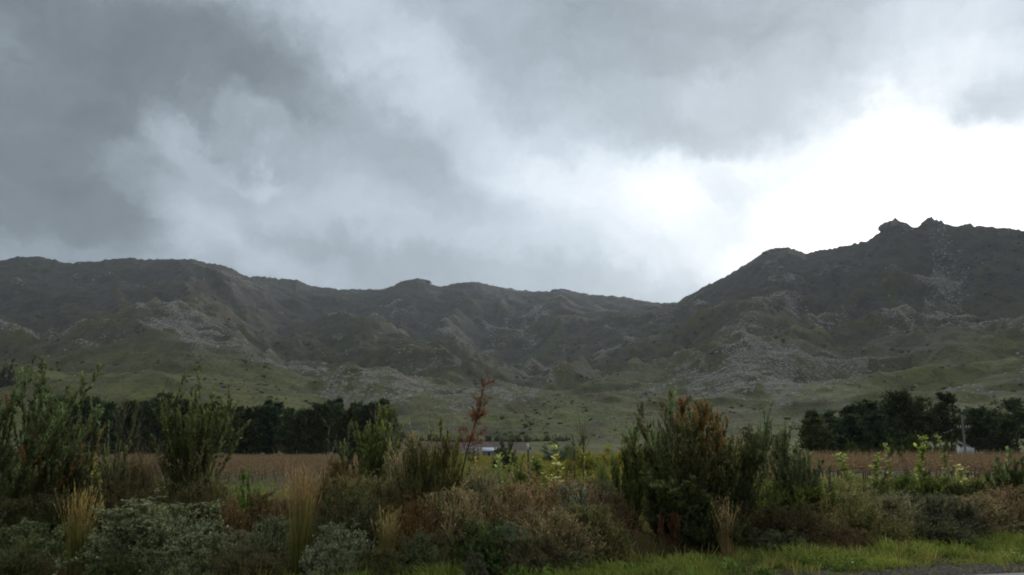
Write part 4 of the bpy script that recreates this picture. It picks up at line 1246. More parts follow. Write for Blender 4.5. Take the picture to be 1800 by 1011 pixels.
 ('sapling', 'leafy_sapling', 'sapling', 'thinnest lime-leaved sapling, in the middle of the row', 1563, 23.5, 778, 24, 98, dict(n=8)),
 ('sapling', 'leafy_sapling', 'sapling', 'tallest and brightest lime-green sapling in front of the dark pines', 1606, 22.5, 764, 40, 99, dict(n=26, c=(.10, .14, .036), tip=(.19, .26, .075))),
 ('sapling', 'leafy_sapling', 'sapling', 'tall sapling with few pale leaves left of the power pole', 1668, 22.5, 764, 44, 100, dict(n=14)),
 ('sapling', 'leafy_sapling', 'sapling', 'short sapling with whitish leaves before the power pole', 1688, 21.5, 815, 50, 101, dict(n=16, tip=(.36, .38, .22))),
 ('sapling', 'leafy_sapling', 'sapling', 'small pale green sapling below the white glimpse behind the trees', 1756, 24.0, 783, 30, 102, dict(n=10, c=(.10, .15, .07), tip=(.2, .26, .13))),
 # ---- middle distance weeds
 ('sapling', 'yellow_weed', 'weed', 'orange-tinted flower spike in front of the sheds', 845, 19.5, 768, 18, 103, dict(L=.045, n=8, c=(.22, .17, .06), tip=(.36, .26, .10))),
 ('sapling', 'yellow_weed', 'weed', 'pale green leafy weed below the round tree by the sheds', 884, 20.0, 795, 34, 104, dict(n=12, c=(.10, .14, .05), tip=(.26, .32, .14))),
 ('sapling', 'yellow_weed', 'weed', 'lime weed just left of the dark post', 903, 20.5, 790, 26, 105, dict(n=12)),
 ('sapling', 'yellow_weed', 'weed', 'branched lime weed just right of the dark post', 941, 20.5, 800, 40, 106, dict(n=18)),
 ('sapling', 'yellow_weed', 'weed', 'lime weed with white flower heads in the yellow field', 978, 21.5, 778, 34, 107, dict(n=14, tip=(.40, .42, .20))),
 ('sapling', 'yellow_weed', 'weed', 'weed with one big cream flower head below the tall tufted reed', 1024, 22.0, 782, 26, 108, dict(n=12, tip=(.45, .46, .24))),
 ('sapling', 'yellow_weed', 'weed', 'bushy weed with white flowers in the middle of the hedge top', 985, 17.0, 828, 60, 109, dict(n=22, L=.05, c=(.09, .12, .04), tip=(.42, .45, .26))),
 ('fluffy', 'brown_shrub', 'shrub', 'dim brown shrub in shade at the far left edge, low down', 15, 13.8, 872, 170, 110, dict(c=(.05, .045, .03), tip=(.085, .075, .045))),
 ('fluffy', 'brown_shrub', 'shrub', 'tan feathery shrub right of the golden tussock', 575, 15.6, 838, 120, 111, dict(tip=(.19, .135, .085))),
 ('fluffy', 'brown_shrub', 'shrub', 'orange-brown feathery shrub between the thin tussock and the dark hollow', 700, 13.7, 888, 90, 112, dict(tip=(.19, .115, .06))),
 ('fluffy', 'brown_shrub', 'shrub', 'tan shrub under the left side of the round bush', 680, 15.0, 832, 100, 113, dict(tip=(.19, .14, .10))),
 ('fluffy', 'brown_shrub', 'shrub', 'dusty grey shrub beside the pale blue-grey sprig bush', 1040, 15.9, 838, 120, 114, dict(tip=(.17, .14, .115))),
 ('fluffy', 'brown_shrub', 'shrub', 'brown twiggy shrub low between the blue-green bush and the grass', 925, 13.3, 938, 110, 115, dict(tip=(.13, .11, .08))),
 ('fluffy', 'brown_shrub', 'shrub', 'tawny shrub behind the dull red one at the grass edge', 1440, 16.4, 900, 110, 116, dict(tip=(.15, .115, .075))),
 ('fluffy', 'brown_shrub', 'shrub', 'brown shrub behind the gravel patch, low at the right', 1750, 18.9, 878, 120, 117, dict(tip=(.15, .115, .085))),
 ('fluffy', 'brown_shrub', 'shrub', 'olive shrub filling the gap behind the two left cone bushes', 185, 17.0, 800, 170, 120, dict(tip=(.12, .11, .06))),
 ('fluffy', 'brown_shrub', 'shrub', 'dark olive shrub behind the tallest bush at the left edge', 60, 16.8, 775, 190, 121, dict(tip=(.10, .105, .055))),
 ('fluffy', 'brown_shrub', 'shrub', 'olive shrub around the foot of the tufted cone bush', 330, 17.0, 800, 150, 122, dict(tip=(.11, .105, .055))),
 ('leafy', 'green_shrub', 'shrub', 'fresh olive-green shrub right of the foot of the biggest dark bush', 1325, 18.2, 835, 150, 123, dict(c=(.045, .056, .018), tip=(.095, .115, .032), L=.04)),
 ('fluffy', 'brown_shrub', 'shrub', 'straw-green shrub below the leftmost lime sapling', 1450, 19.5, 838, 150, 124, dict(tip=(.18, .17, .085))),
 ('leafy', 'green_shrub', 'shrub', 'yellowish-green shrub below the brightest lime sapling', 1590, 21.0, 838, 150, 125, dict(c=(.055, .066, .018), tip=(.115, .13, .035), L=.04)),
 ('fluffy', 'brown_shrub', 'shrub', 'straw-brown shrub below the power pole', 1700, 21.0, 838, 170, 126, dict(tip=(.21, .17, .11))),
 ('leafy', 'green_shrub', 'shrub', 'dull green shrub near the right edge under the dense cone bush', 1775, 21.5, 842, 140, 127, dict(c=(.045, .056, .02), tip=(.09, .11, .035), L=.04)),
 ('fluffy', 'brown_shrub', 'shrub', 'tawny-topped shrub left of the biggest dark bush at mid height', 1075, 17.5, 838, 120, 128, dict(tip=(.16, .14, .075))),
 ('fluffy', 'brown_shrub', 'shrub', 'wispy straw shrub under the forked pale dead branches', 560, 16.8, 832, 90, 129, dict(tip=(.19, .15, .095))),
 ('silver', 'silver_bush', 'bush', 'low sage bush at the bottom edge under the large silver-green one', 330, 12.3, 955, 130, 130, dict(tip=(.12, .14, .095))),
 ('fluffy', 'brown_shrub', 'shrub', 'low grey-brown twiggy shrub at the bottom edge left of the golden tussock', 435, 12.4, 960, 120, 131, dict(tip=(.12, .105, .075))),
 ('fluffy', 'brown_shrub', 'shrub', 'low dull shrub in the extreme bottom left corner', 25, 12.2, 955, 130, 132, dict(tip=(.10, .10, .06))),
 ('silver', 'silver_bush', 'bush', 'low green bush at the bottom edge right of the yellow-green tussock', 205, 12.3, 962, 90, 133, dict(tip=(.09, .115, .06))),
 ('silver', 'silver_bush', 'bush', 'low silvery sprigs at the bottom edge right of the golden tussock', 590, 12.5, 960, 90, 134, dict(tip=(.15, .175, .13))),
 ('fluffy', 'brown_shrub', 'shrub', 'low olive shrub at the bottom edge under the thinner tussock', 670, 12.6, 962, 100, 135, dict(tip=(.115, .11, .06))),
 ('fluffy', 'brown_shrub', 'shrub', 'tangled olive shrub in the gap right of the tallest left bush', 150, 15.9, 790, 120, 136, dict(tip=(.11, .11, .055))),
 ('fluffy', 'brown_shrub', 'shrub', 'tangled brown shrub rising among the leafless grey twigs', 245, 15.9, 792, 110, 137, dict(tip=(.125, .10, .065))),
 ('leafy', 'green_shrub', 'shrub', 'grey-green leafy shrub between the cone bush and the right saplings', 1450, 18.6, 815, 110, 138, dict(c=(.045, .055, .028), tip=(.10, .12, .06), L=.04)),
]
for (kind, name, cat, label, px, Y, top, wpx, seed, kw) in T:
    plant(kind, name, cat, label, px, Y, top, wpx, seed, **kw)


# ------------------------------------------------------------------ pines
def pine_parts(rng, H, W, bare=.05, conic=.5, dens=1.0, col=(.016, .026, .018), tip=(.032, .050, .030), trunk_r=.16):
    st, fo = MB(), MB()
    A = grow(rng, np.zeros((1, 3)), np.array([[0, 0, 1.0]]), H * .97, 10, 0, .025)
    tube(st, A, trunk_r, .03, (.055, .045, .036), 6, rng)
    n = int(85 * dens)
    t = bare + (.97 - bare) * rng.random(n) ** .9
    p, tg = sample(A, np.zeros(n, int), t)
    a = rng.random(n) * 6.283
    u = (t - bare) / (1 - bare)
    env = (1 - u) * conic + (1 - conic) * np.sqrt(np.clip(1 - (2 * u - .9) ** 2, .05, 1))
    L = W * .5 * env * (.65 + .5 * rng.random(n)) * (1 + .25 * np.sin(t * 26 + rng.random() * 6)) + .25
    d = np.stack([np.cos(a), np.sin(a), .18 + .5 * u], 1)
    B = grow(rng, p, unit(d), L, 4, .35, .07)
    tube(st, B, .05, .015, (.045, .037, .030), 3, rng)
    k = int(15 * dens)
    idx = np.repeat(np.arange(n), k)
    q, tq = sample(B, idx, .25 + .75 * rng.random(n * k))
    q = q + rng.normal(0, W * .035, q.shape)
    # each tuft: a handful of needle sprays
    m = 3
    N = len(q) * m
    qq = np.repeat(q, m, 0) + rng.normal(0, .10, (N, 3))
    dd = unit(rng.normal(size=(N, 3)) + np.array([0, 0, .55]) + np.repeat(tq, m, 0) * .8)
    s = perp_rand(dd, rng)
    LL = (.30 + .30 * rng.random(N))[:, None]
    V = np.stack([qq, qq + dd * LL * .5 - s * LL * .22, qq + dd * LL, qq + dd * LL * .5 + s * LL * .22], 1)
    lay = (1 + .30 * rng.normal(size=(len(q), 1)))
    cc = (np.array(col) + (np.array(tip) - np.array(col)) * rng.random((N, 1))) * np.repeat(np.clip(lay, .5, 1.7), m, 0)
    fo.add(V.reshape(-1, 3), np.arange(N * 4).reshape(-1, 4), c=np.repeat(cc, 4, 0))
    return {'trunk': (st, M_BARK), 'crown': (fo, M_NEEDLE)}


def proto_meshes(parts):
    out_ = []
    for nm, (m, mat) in parts.items():
        me = m.mesh(nm); me.materials.append(mat); out_.append((nm, me))
    return out_


def put(name, label, cat, protos, loc, rz, sc, group=None, tint=None):
    t = thing(name, label, cat, loc, rz, group)
    t.scale = sc
    for nm, me in protos:
        o = link(nm, me, t)
        if tint is not None and nm in ('crown', 'foliage'): o.color = (*tint, 1)
    return t


prng = np.random.default_rng(77)
PINES = [proto_meshes(pine_parts(np.random.default_rng(200 + i), 10, w, b, cn)) for i, (w, b, cn) in
         enumerate([(4.2, .04, .55), (4.8, .05, .35), (3.6, .04, .7), (5.0, .06, .3), (4.4, .05, .5)])]
TALL = [proto_meshes(pine_parts(np.random.default_rng(230 + i), 10, w, b, cn, d)) for i, (w, b, cn, d) in
        enumerate([(4.6, .30, .15, .8), (5.4, .36, .05, .75), (4.0, .26, .4, .7), (5.6, .12, .1, 1.1)])]


def pine_at(px, top, base_d, label, group, protos, wscale=1.0, z0=0.0, name='pine_tree', tint=None):
    x, y, z = sight(px, top, base_d)
    h = (z - z0) / 10
    k = (1.0 if px < 800 else 1.12) * wscale * (.5 + .5 * h) * (.9 + .25 * prng.random())
    if tint is None:
        b_ = .75 + .7 * prng.random(); w_ = .9 + .35 * prng.random()
        tint = (b_ * w_, b_, b_ * (1.9 - w_) * .95)
    return put(name, label, 'pine tree', protos, (x, y, z0), prng.random() * 6.28, (k, k, h), group, tint)


ORD = ['first', 'second', 'third', 'fourth', 'fifth', 'sixth', 'seventh', 'eighth', 'ninth', 'tenth', 'eleventh', 'twelfth', 'thirteenth', 'fourteenth',
       'fifteenth', 'sixteenth', 'seventeenth', 'eighteenth', 'nineteenth', 'twentieth', 'twenty-first', 'twenty-second', 'twenty-third', 'twenty-fourth']


def nth(i, n):
    return ORD[i] + ' from the left' if i <= n - 1 - i else ORD[n - 1 - i] + ' from the right'


# the long dark row on the left: skyline of its tops, as px -> py
TOPL = [(62, 704), (110, 700), (160, 706), (200, 712), (240, 706), (290, 702), (340, 708), (395, 716), (440, 716), (475, 712), (520, 714), (560, 713), (590, 708), (625, 714), (660, 708), (700, 712)]
tx, ty = zip(*TOPL)
GL = 'dark pines in the long row behind the left field'
front = np.arange(64, 704, 17.0)
for i, px in enumerate(front):
    px_ = px + prng.normal(0, 3); top = np.interp(px_, tx, ty) + prng.normal(1, 6)
    lab = ('dark pine in the dense left row, seen between the left cone bushes' if px_ < 400 else
           'dark pine in the dense left row, its foot on the open brown field' if px_ < 560 else
           'dark pine in the right third of the dense left row, behind the pale cone shoots')
    lab = 'dark pine, %s in the front rank of the dense left row' % nth(i, len(front))
    if i == len(front) - 1: lab = 'last dark pine at the right end of the dense left row'
    if i == 0: lab = 'first dark pine at the left end of the dense left row'
    pine_at(px_, top, 158 + prng.random() * 5, lab, GL, PINES[i % 5])
for i, px in enumerate(np.arange(72, 700, 21.0)):
    px_ = px + prng.normal(0, 4); top = np.interp(px_, tx, ty) + prng.normal(0, 5)
    pine_at(px_, top, 168 + prng.random() * 8, 'dark pine of the rear rank in the dense left row, only its top showing', 'rear rank of pines behind the left field', PINES[(i * 2 + 1) % 5], 1.1)
for px, top, lab in [(474, 703, 'pine with a narrow pointed top sticking out above the left half of the row'),
                     (598, 700, 'broad tallest pine rising above the dense left row'),
                     (672, 702, 'tall blocky pine near the right end of the dense left row')]:
    pine_at(px, top, 164, lab, GL, PINES[0], .85)

# the right-hand group
RT = [(1424, 722, 104, 0, 'leftmost pine of the right-hand group, dark and bushy to the ground'), (1452, 722, 106, 1, 'second pine from the left in the right-hand group'),
      (1481, 712, 108, 2, 'slightly taller pine with a small crest in the left part of the right-hand group'), (1508, 708, 112, 1, 'rounded pine right of the small-crested one'),
      (1533, 704, 112, 3, 'broad rounded pine in the middle of the dense part of the right-hand group'), (1557, 704, 114, 0, 'pine at the right end of the dense part, beside the tall one'),
      (1437, 735, 100, 3, 'lower pine in front at the left end of the right-hand group'), (1495, 730, 103, 4, 'lower dark pine filling the middle of the dense part'), (1545, 728, 104, 3, 'lower dark pine under the broad rounded one')]
for px, top, d, v, lab in RT:
    pine_at(px, top, d, lab, 'pines of the right-hand group', PINES[v], 1.15)
RT2 = [(1585, 689, 108, 3, 1.0, 'tallest pine of the right-hand group with a dense head'), (1601, 704, 112, 1, .7, 'slim pine tucked against the tallest one'), (1619, 696, 110, 2, .95, 'pointed tall pine right of the tallest one'),
       (1646, 718, 112, 1, .8, 'shorter open pine left of the power pole'), (1665, 694, 108, 0, .85, 'tall pine with a long bare trunk, left of the power pole'), (1690, 722, 118, 2, .7, 'thin ragged pine behind the power pole'),
       (1709, 728, 113, 2, .8, 'narrow pine filling the gap just right of the power pole'), (1727, 718, 108, 3, .95, 'dense rounded pine right of the power pole'), (1748, 722, 112, 3, .85, 'dark pine above the white glimpse behind the trees'), (1782, 702, 108, 1, 1.0, 'tall open-crowned pine near the right edge'),
       (1806, 712, 106, 2, .9, 'pine cut off by the right edge of the photo'), (1766, 738, 104, 4, .8, 'low bushy pine between the last two tall ones')]
for px, top, d, v, w, lab in RT2:
    pine_at(px, top, d, lab, 'pines of the right-hand group', (TALL + [PINES[3]])[v], w)


# broad bushes and small trees farther off
def bushy_parts(rng, H, W, col, tip, n=900, leaf=.16, trunk=.05):
    st, fo = MB(), MB()
    A = dome(rng, 34, H * .9, W * .86, 4, .25, 80)
    A[:, :, 2] += 0.02
    tube(st, A, trunk, .012, (.05, .042, .034), 3, rng)
    B = shoots(rng, A, 150, .3, 1, 38, min(H, W) * .2, 3, .3, .12)
    leaves(fo, rng, B, max(4, n // 150 * 4), 0, 1, leaf, leaf * .5, 55, col, tip, .28)
    leaves(fo, rng, A, 26, .1, 1, leaf * 1.2, leaf * .6, 60, col, col, .3)
    return {'stem': (st, M_BARK), 'foliage': (fo, M_LEAF)}


ROUND = [proto_meshes(bushy_parts(np.random.default_rng(300 + i), 2.0, 2.2, (.85, .85, .85), (1.7, 1.7, 1.7), 1400, .12)) for i in range(3)]


def bush_at(px, top, Y, wpx, label, tint, name='round_bush', cat='bush', group=None, v=0, z0=-.05):
    x, y, z = sight(px, top, Y)
    return put(name, label, cat, ROUND[v % 3], (x, y, z0), prng.random() * 6.28, (wpx / F * Y / 2.2, wpx / F * Y / 2.2, (z - z0) / 2.0), group, tint)


bush_at(888, 768, 62, 50, 'dark round little tree right of the sheds', (.045, .060, .032), 'small_tree', 'tree')
bush_at(980, 766, 96, 62, 'blue-green rounded bush at the edge of the brown slope', (.085, .12, .085), v=1)
bush_at(1012, 772, 90, 36, 'smaller grey bush touching the blue-green rounded bush', (.07, .095, .06), v=2)
bush_at(832, 790, 95, 26, 'little green bush at the left end of the sheds', (.09, .11, .065), v=2)
for i, (px, top, Y, w, lab) in enumerate([
    (945, 799, 46, 40, 'leftmost yellow-green clump in the middle field'), (985, 792, 52, 44, 'yellow-green clump with a flat top right of the dark post'), (915, 806, 42, 36, 'low yellow clump left of the dark post'),
    (1030, 788, 58, 50, 'yellow-green clump behind the low tufted reeds'), (1075, 778, 70, 60, 'broad yellow-green clump beyond the brush-tufted reeds'), (1120, 776, 72, 54, 'yellow-green clump seen left of the biggest dark bush'),
    (1000, 812, 36, 46, 'mustard-coloured clump nearest the hedge'), (1060, 810, 38, 56, 'green clump between the reeds and the hedge'), (880, 818, 34, 40, 'small lime clump behind the brown mass'), (960, 820, 33, 40, 'tiny lime clump right of the lime weeds')]):
    bush_at(px, top, Y, w, lab, [(.17, .18, .035), (.22, .20, .035), (.10, .13, .035)][i % 3], 'yellow_bush', 'bush', 'yellow-green clumps in the middle field', i)
for i, (px, top, Y, w, lab) in enumerate([
    (1498, 775, 98, 44, 'young green tree at the foot of the right pines, leftmost'), (1530, 764, 100, 44, 'young green tree second from the left below the right pines'), (1568, 766, 100, 52, 'young green tree under the broad rounded pine'),
    (1605, 762, 102, 46, 'young green tree behind the brightest sapling'), (1640, 760, 102, 52, 'young green tree under the shorter open pine'), (1668, 768, 104, 30, 'young green tree at the foot of the bare-trunked pine')]):
    bush_at(px, top, Y, w, lab, [(.060, .085, .026), (.050, .070, .022)][i % 2], 'young_tree', 'tree', 'young green trees at the foot of the right pines', i)
bush_at(1320, 742, 150, 34, 'small dark tree in the gap right of the biggest bush', (.028, .036, .024), 'small_tree', 'tree', v=1)
bush_at(1346, 748, 148, 34, 'second small dark tree right of the first in the gap', (.030, .040, .024), 'small_tree', 'tree', v=2)
bush_at(10, 640, 480, 56, 'dark clump of trees on the low hill at the left edge', (.018, .024, .020), 'small_tree', 'tree', v=0, z0=20)
# thicket strip at the foot of the slope behind the sheds
for i, px in enumerate(range(706, 1000, 17)):
    x, y, z = sight(px, 752 + (i * 7) % 6, 428)
    j = int(np.clip(np.searchsorted(az_f, math.atan2(x, y)), 0, 949)); zg = float(np.interp(math.hypot(x, y), RR, Z2[j]))
    put('thicket_bush', ('dull green' if px > 860 else 'dark brown') + ' scrub bush above the ploughed slope, ' + nth(i, 18) + ' in its line', 'bush', ROUND[i % 3],
        (x, y, zg - .3), i * 1.3, (2.6, 2.2, 2.0 + .5 * math.sin(i * 2.1)), 'scrub line above the ploughed slope', (.040, .036, .030) if px < 860 else (.050, .062, .030))

# hedge depth: rows of scrub and weeds between the hedge and the meadow
GAPX = [(395, 570)]
hedge = [('fluffy', (.085, .068, .048)), ('fluffy', (.075, .075, .045)), ('silver', (.11, .125, .085))]
for i in range(34):
    px = 20 + i * 54 + prng.normal(0, 12)
    Y = 19.5 + 4.5 * prng.random()
    top = 872 if 380 < px < 590 else (842 if px < 1300 else 850)
    top += prng.normal(0, 6)
    k, tip = hedge[i % 3]
    where = ('behind the left cone bushes' if px < 380 else 'below the open brown field' if px < 590 else 'behind the centre of the hedge' if px < 1300 else 'behind the right hedge')
    plant(k, 'low_scrub', 'scrub bush', 'low scrub bush ' + where + ', ' + nth(i, 34) + ' in its rank', px, Y, top, 92, 500 + i, group='second rank of scrub behind the hedge', tip=tip)

# ------------------------------------------------------------------ vineyard: bare rows of vines, nobody could count
def vine_mesh(seed):
    r = np.random.default_rng(seed)
    mb_ = MB()
    A = np.array([[[0, 0, 0], [.03, .01, .3], [0, -.02, .6]]], float)
    tube(mb_, A, .035, .03, (.045, .034, .027), 4, r)
    c1 = grow(r, np.array([[0, 0, .6], [0, 0, .6]]), np.array([[1., 0, .1], [-1., 0, .1]]), .6, 3, 0, .05)
    tube(mb_, c1, .02, .012, (.06, .04, .03), 3, r)
    c2 = shoots(r, c1, 22, .05, 1, 75, .55, 4, 1.6, .12)
    ribbon(mb_, c2, .016, .008, (.105, .074, .056), r, .25)
    leaves(mb_, r, c2, 3, .2, 1, .07, .04, 60, (.088, .066, .044), (.125, .104, .066), .4)
    me = mb_.mesh('vine'); me.materials.append(M_TWIG)
    return me


pts, rots, scl = [], [], []
rowdir = R_(8)
cr, sr = math.cos(rowdir), math.sin(rowdir)
for iv in np.arange(0, 150, 1.9):
    for iu in np.arange(-110, 120, 1.15):
        x = iu * cr - iv * sr; y = 40 + iu * sr + iv * cr
        if y < 36 or y > 155 or abs(x) > .62 * y + 4: continue
        if x > -.12 * y and x < .27 * y: continue       # the middle field has no vines
        if x > .30 * y and y > 99: continue
        if x < 0 and y < 45: continue
        if x < 0 and prng.random() < .1: continue
        pts.append((x + prng.normal(0, .05), y + prng.normal(0, .05), -.03)); rots.append((0, 0, rowdir + prng.normal(0, .1)))
        h = (1.15 if x > 0 else .62) + prng.normal(0, .08); scl.append((1, 1, h))
scatter('vineyard_rows', pts, rots, scl, vine_mesh(3), 'reddish-brown leafless vine rows on the valley floor', M_TWIG)
print('vines', len(pts))

# ------------------------------------------------------------------ buildings, pole, post
def boxo(name, dims, mat, parent, bevel=0):
    m_ = MB(); box(m_, *dims); return m_.obj(name, mat, parent)


M_WALL = flat_mat('pinkish_plaster', (.30, .22, .185), .9, 2.5, .12, dirt=(.17, .12, .10))
M_TIN = flat_mat('pale_tin', (.56, .60, .63), .45, 1.2, .1, dirt=(.36, .36, .36))
M_DARK = flat_mat('dark_opening', (.015, .014, .013), .8)
M_WHITE = flat_mat('white_paint', (.66, .66, .63), .7, 1.0, .08, dirt=(.40, .39, .36))
M_WOOD = flat_mat('weathered_wood', (.11, .095, .08), .85, 8, .3)
M_GLASS = flat_mat('dark_glass', (.02, .022, .025), .15)
SD = 150.0
x0, _, _ = sight(818, 800, SD); x1, _, _ = sight(842, 800, SD)
zt = sight(830, 788.5, SD)[2]
t = thing('shed', 'small pinkish shed with a flat pale roof and a dark door', 'shed', (x0, SD, 0))
w = x1 - x0
boxo('wall', (0, w, 0, 2.2, 0, zt), M_WALL, t)
boxo('roof', (-.10, w + .10, -.14, 2.34, zt + .003, zt + .13), M_TIN, t)
dr = boxo('door', (w * .60, w * .60 + .34, -.04, -.002, .05, zt - .28), M_DARK, t)
wn = boxo('window', (w * .22, w * .22 + .3, -.03, -.002, .7, 1.1), M_DARK, t)
x2, _, _ = sight(848, 800, SD); x3, _, _ = sight(872, 800, SD)
t = thing('shed', 'small brick-coloured shed with a bright sloping tin roof, right-hand one', 'shed', (x2, SD + .5, 0))
w = x3 - x2
zt2 = sight(850, 787.5, SD)[2]
m_ = MB()
m_.add([(0, 0, 0), (w, 0, 0), (w, 2.5, 0), (0, 2.5, 0), (0, 0, zt2 - .45), (w, 0, zt2 - .45), (w, 2.5, zt2 - .45), (0, 2.5, zt2 - .45), (0, 1.25, zt2 - .02), (w, 1.25, zt2 - .02)],
       [(0, 1, 5, 4), (2, 3, 7, 6)], [(4, 7, 8), (5, 9, 6), (3, 0, 8), (0, 4, 8), (3, 8, 7), (1, 2, 9), (1, 9, 5), (2, 6, 9)])
m_.obj('wall', M_WALL, t)
m_ = MB()
for sgn, (ya, yb) in ((0, (-.22, 1.25)), (1, (2.72, 1.25))):
    za, zb = zt2 - .52, zt2 + .03
    m_.add([(-.12, ya, za), (w + .12, ya, za), (w + .12, yb, zb), (-.12, yb, zb), (-.12, ya, za + .05), (w + .12, ya, za + .05), (w + .12, yb, zb + .05), (-.12, yb, zb + .05)], BOXQ)
m_.obj('roof', M_TIN, t)
boxo('door', (w * .40, w * .40 + .35, -.03, -.002, .05, zt2 - .7), M_DARK, t)

# long white building glimpsed low between the trunks on the right
x4, _, _ = sight(1708, 790, 125); x5, _, _ = sight(1762, 790, 125)
t = thing('white_building', 'low white building half hidden behind the right-hand pines', 'building', (x4, 125, 0))
w = x5 - x4
boxo('wall', (0, w, 0, 4, 0, 2.3), M_WHITE, t)
boxo('roof', (-.2, w + .2, -.3, 4.3, 2.303, 2.45), M_TIN, t)
for k in range(3):
    f = boxo('window', (w * (.15 + .3 * k), w * (.15 + .3 * k) + .5, -.04, -.003, 1.1, 1.9), M_WHITE, t)
    boxo('pane', (w * (.15 + .3 * k) + .06, w * (.15 + .3 * k) + .44, -.06, -.043, 1.16, 1.84), M_GLASS, f)

# power pole with its crossarm, insulators and wires
px_, py_, _ = sight(1697, 790, 96)
zt = sight(1694, 729, 96)[2]
t = thing('power_pole', 'pale power pole with one crossarm standing in front of the right-hand pines', 'power pole', (px_, py_, 0))
M_POLE = flat_mat('pale_pole_wood', (.20, .19, .17), .85, 3, .2)
m_ = MB(); tube(m_, np.array([[[0, 0, 0], [-.03, 0, zt * .5], [-.07, 0, zt]]]), .13, .09, (1, 1, 1), 10); m_.obj('post', M_POLE, t)
zc = sight(1695, 752, 96)[2]
boxo('crossarm', (-.75, .63, -.145, -.115, zc - .05, zc + .05), M_POLE, t)
M_INS = flat_mat('insulator', (.62, .62, .60), .3)
for xi in (-.66, -.36, .24, .54):
    m_ = MB()
    prof = [(0.0, .02), (.05, .05), (.07, .025), (.11, .06), (.13, .025), (.17, .045), (.2, .012)]
    P = np.array([[[xi, -.13, zc + .05 + z] for z, r in prof]])
    th = np.arange(8) / 8 * 2 * np.pi
    V = np.concatenate([np.stack([xi + r * np.cos(th), -.13 + r * np.sin(th), np.full(8, zc + .053 + z)], 1) for z, r in prof])
    q = [(i * 8 + j, i * 8 + (j + 1) % 8, (i + 1) * 8 + (j + 1) % 8, (i + 1) * 8 + j) for i in range(6) for j in range(8)]
    m_.add(V, q); m_.obj('insulator', M_INS, t)
m_ = MB(); tube(m_, np.array([[[-.05, -.12, zc - .62], [.28, -.13, zc - .08]], [[-.05, -.12, zc - .62], [-.38, -.13, zc - .08]]]), .02, .02, (1, 1, 1), 4)
m_.obj('brace', M_POLE, t)

# dark post with a pale plate
px_, py_, _ = sight(928, 800, 30)
zt = sight(928, 775, 30)[2]
t = thing('marker_post', 'thin dark post carrying a narrow pale plate in front of the brown slope', 'post', (px_, py_, 0))
m_ = MB(); tube(m_, np.array([[[0, 0, -.2], [.02, 0, zt * .5], [0, 0, zt]]]), .035, .028, (1, 1, 1), 8); m_.obj('post', M_WOOD, t)
zp = sight(928, 779, 30)[2]; zq = sight(928, 791, 30)[2]
boxo('plate', (-.030, .035, -.062, -.045, zq, zp), M_WHITE, t)
boxo('cap', (-.05, .05, -.05, .05, zt - .002, zt + .05), M_WOOD, t)
boxo('catch', (.05, .10, -.06, -.03, zq + .01, zq + .09), M_DARK, t)
m_ = MB()

# ------------------------------------------------------------------ grass verge, stones, litter
def edge_y(x):
    return EDGE_P[1] + (x - EDGE_P[0]) * EDGE_D[1] / EDGE_D[0]


def tuft_mesh(seed, n=26, H=.22, c=(.062, .086, .022), tip=(.150, .185, .048)):
    r = np.random.default_rng(seed); m_ = MB()
    a = r.random(n) * 6.283; q = r.random(n)
    pos = np.stack([np.cos(a) * q * .10, np.sin(a) * q * .10, 0 * a], 1)
    t_ = np.radians(30) * r.random(n)
    d = np.stack([np.cos(a) * np.sin(t_), np.sin(a) * np.sin(t_), np.cos(t_)], 1)
    P = grow(r, pos, d, H * (.5 + .6 * r.random(n)), 3, 0, .08, 1.1)
    ribbon(m_, P, .010, .003, np.array([c, tip]), r, .25)
    me = m_.mesh('tuft'); me.materials.append(M_GRASS); return me


def verge(n, fn, seed):
    r = np.random.default_rng(seed)
    x = r.uniform(-10, 12.5, n); y = r.uniform(7, 22, n)
    back = np.interp(x, [-10, -4, 0, 2, 5, 8, 12.5], [9.0, 12.35, 13.2, 14.3, 16.3, 17.8, 19.6])
    n_ = n
    off = y - edge_y(x)
    ok = (off > .35) & (y < back) & fn(x, y, off, r)
    return x[ok], y[ok], off[ok], r


def gravel_area(x, y):
    a = along(0, 0, 0)
    u = (x - 6.55) * EDGE_D[0] + (y - 13.55) * EDGE_D[1]; w = (x - 6.55) * EDGE_N[0] + (y - 13.55) * EDGE_N[1]
    return (u / 1.0) ** 2 + (w / .36) ** 2


dens = lambda x, y, off, r: (r.random(len(x)) < np.clip(fbm(x * .9, y * .9, 3, 8) * 2.6 - .75, .10, 1)) & ((gravel_area(x, y) > 1.0) | (r.random(len(x)) < .06)) & ((off > .8) | (r.random(len(x)) < .45))
x, y, off, r = verge(26000, dens, 1)
hh = (.15 + 1.35 * fbm(x * 1.1, y * 1.1, 3, 19)) * np.clip(.06 + off * .38, .14, 1.1) * (.7 + .6 * r.random(len(x)))
scatter('verge_grass', np.stack([x, y, 0 * x - .01], 1), np.stack([r.normal(0, .12, len(x)), r.normal(0, .12, len(x)), r.random(len(x)) * 6.28], 1), np.stack([.8 + .5 * hh, .8 + .5 * hh, hh], 1), tuft_mesh(1),
        'bright green grass verge between the road and the shrubs', M_TWIG)
print('verge', len(x))
dens2 = lambda x, y, off, r: (r.random(len(x)) < .8) & (fbm(x * .8 + 9, y * .8, 3, 28) > .56) & (gravel_area(x, y) > 1.0)
x, y, off, r = verge(5200, dens2, 2)
hh = (.6 + .7 * r.random(len(x))) * np.clip(.4 + off * .25, .3, 1.1)
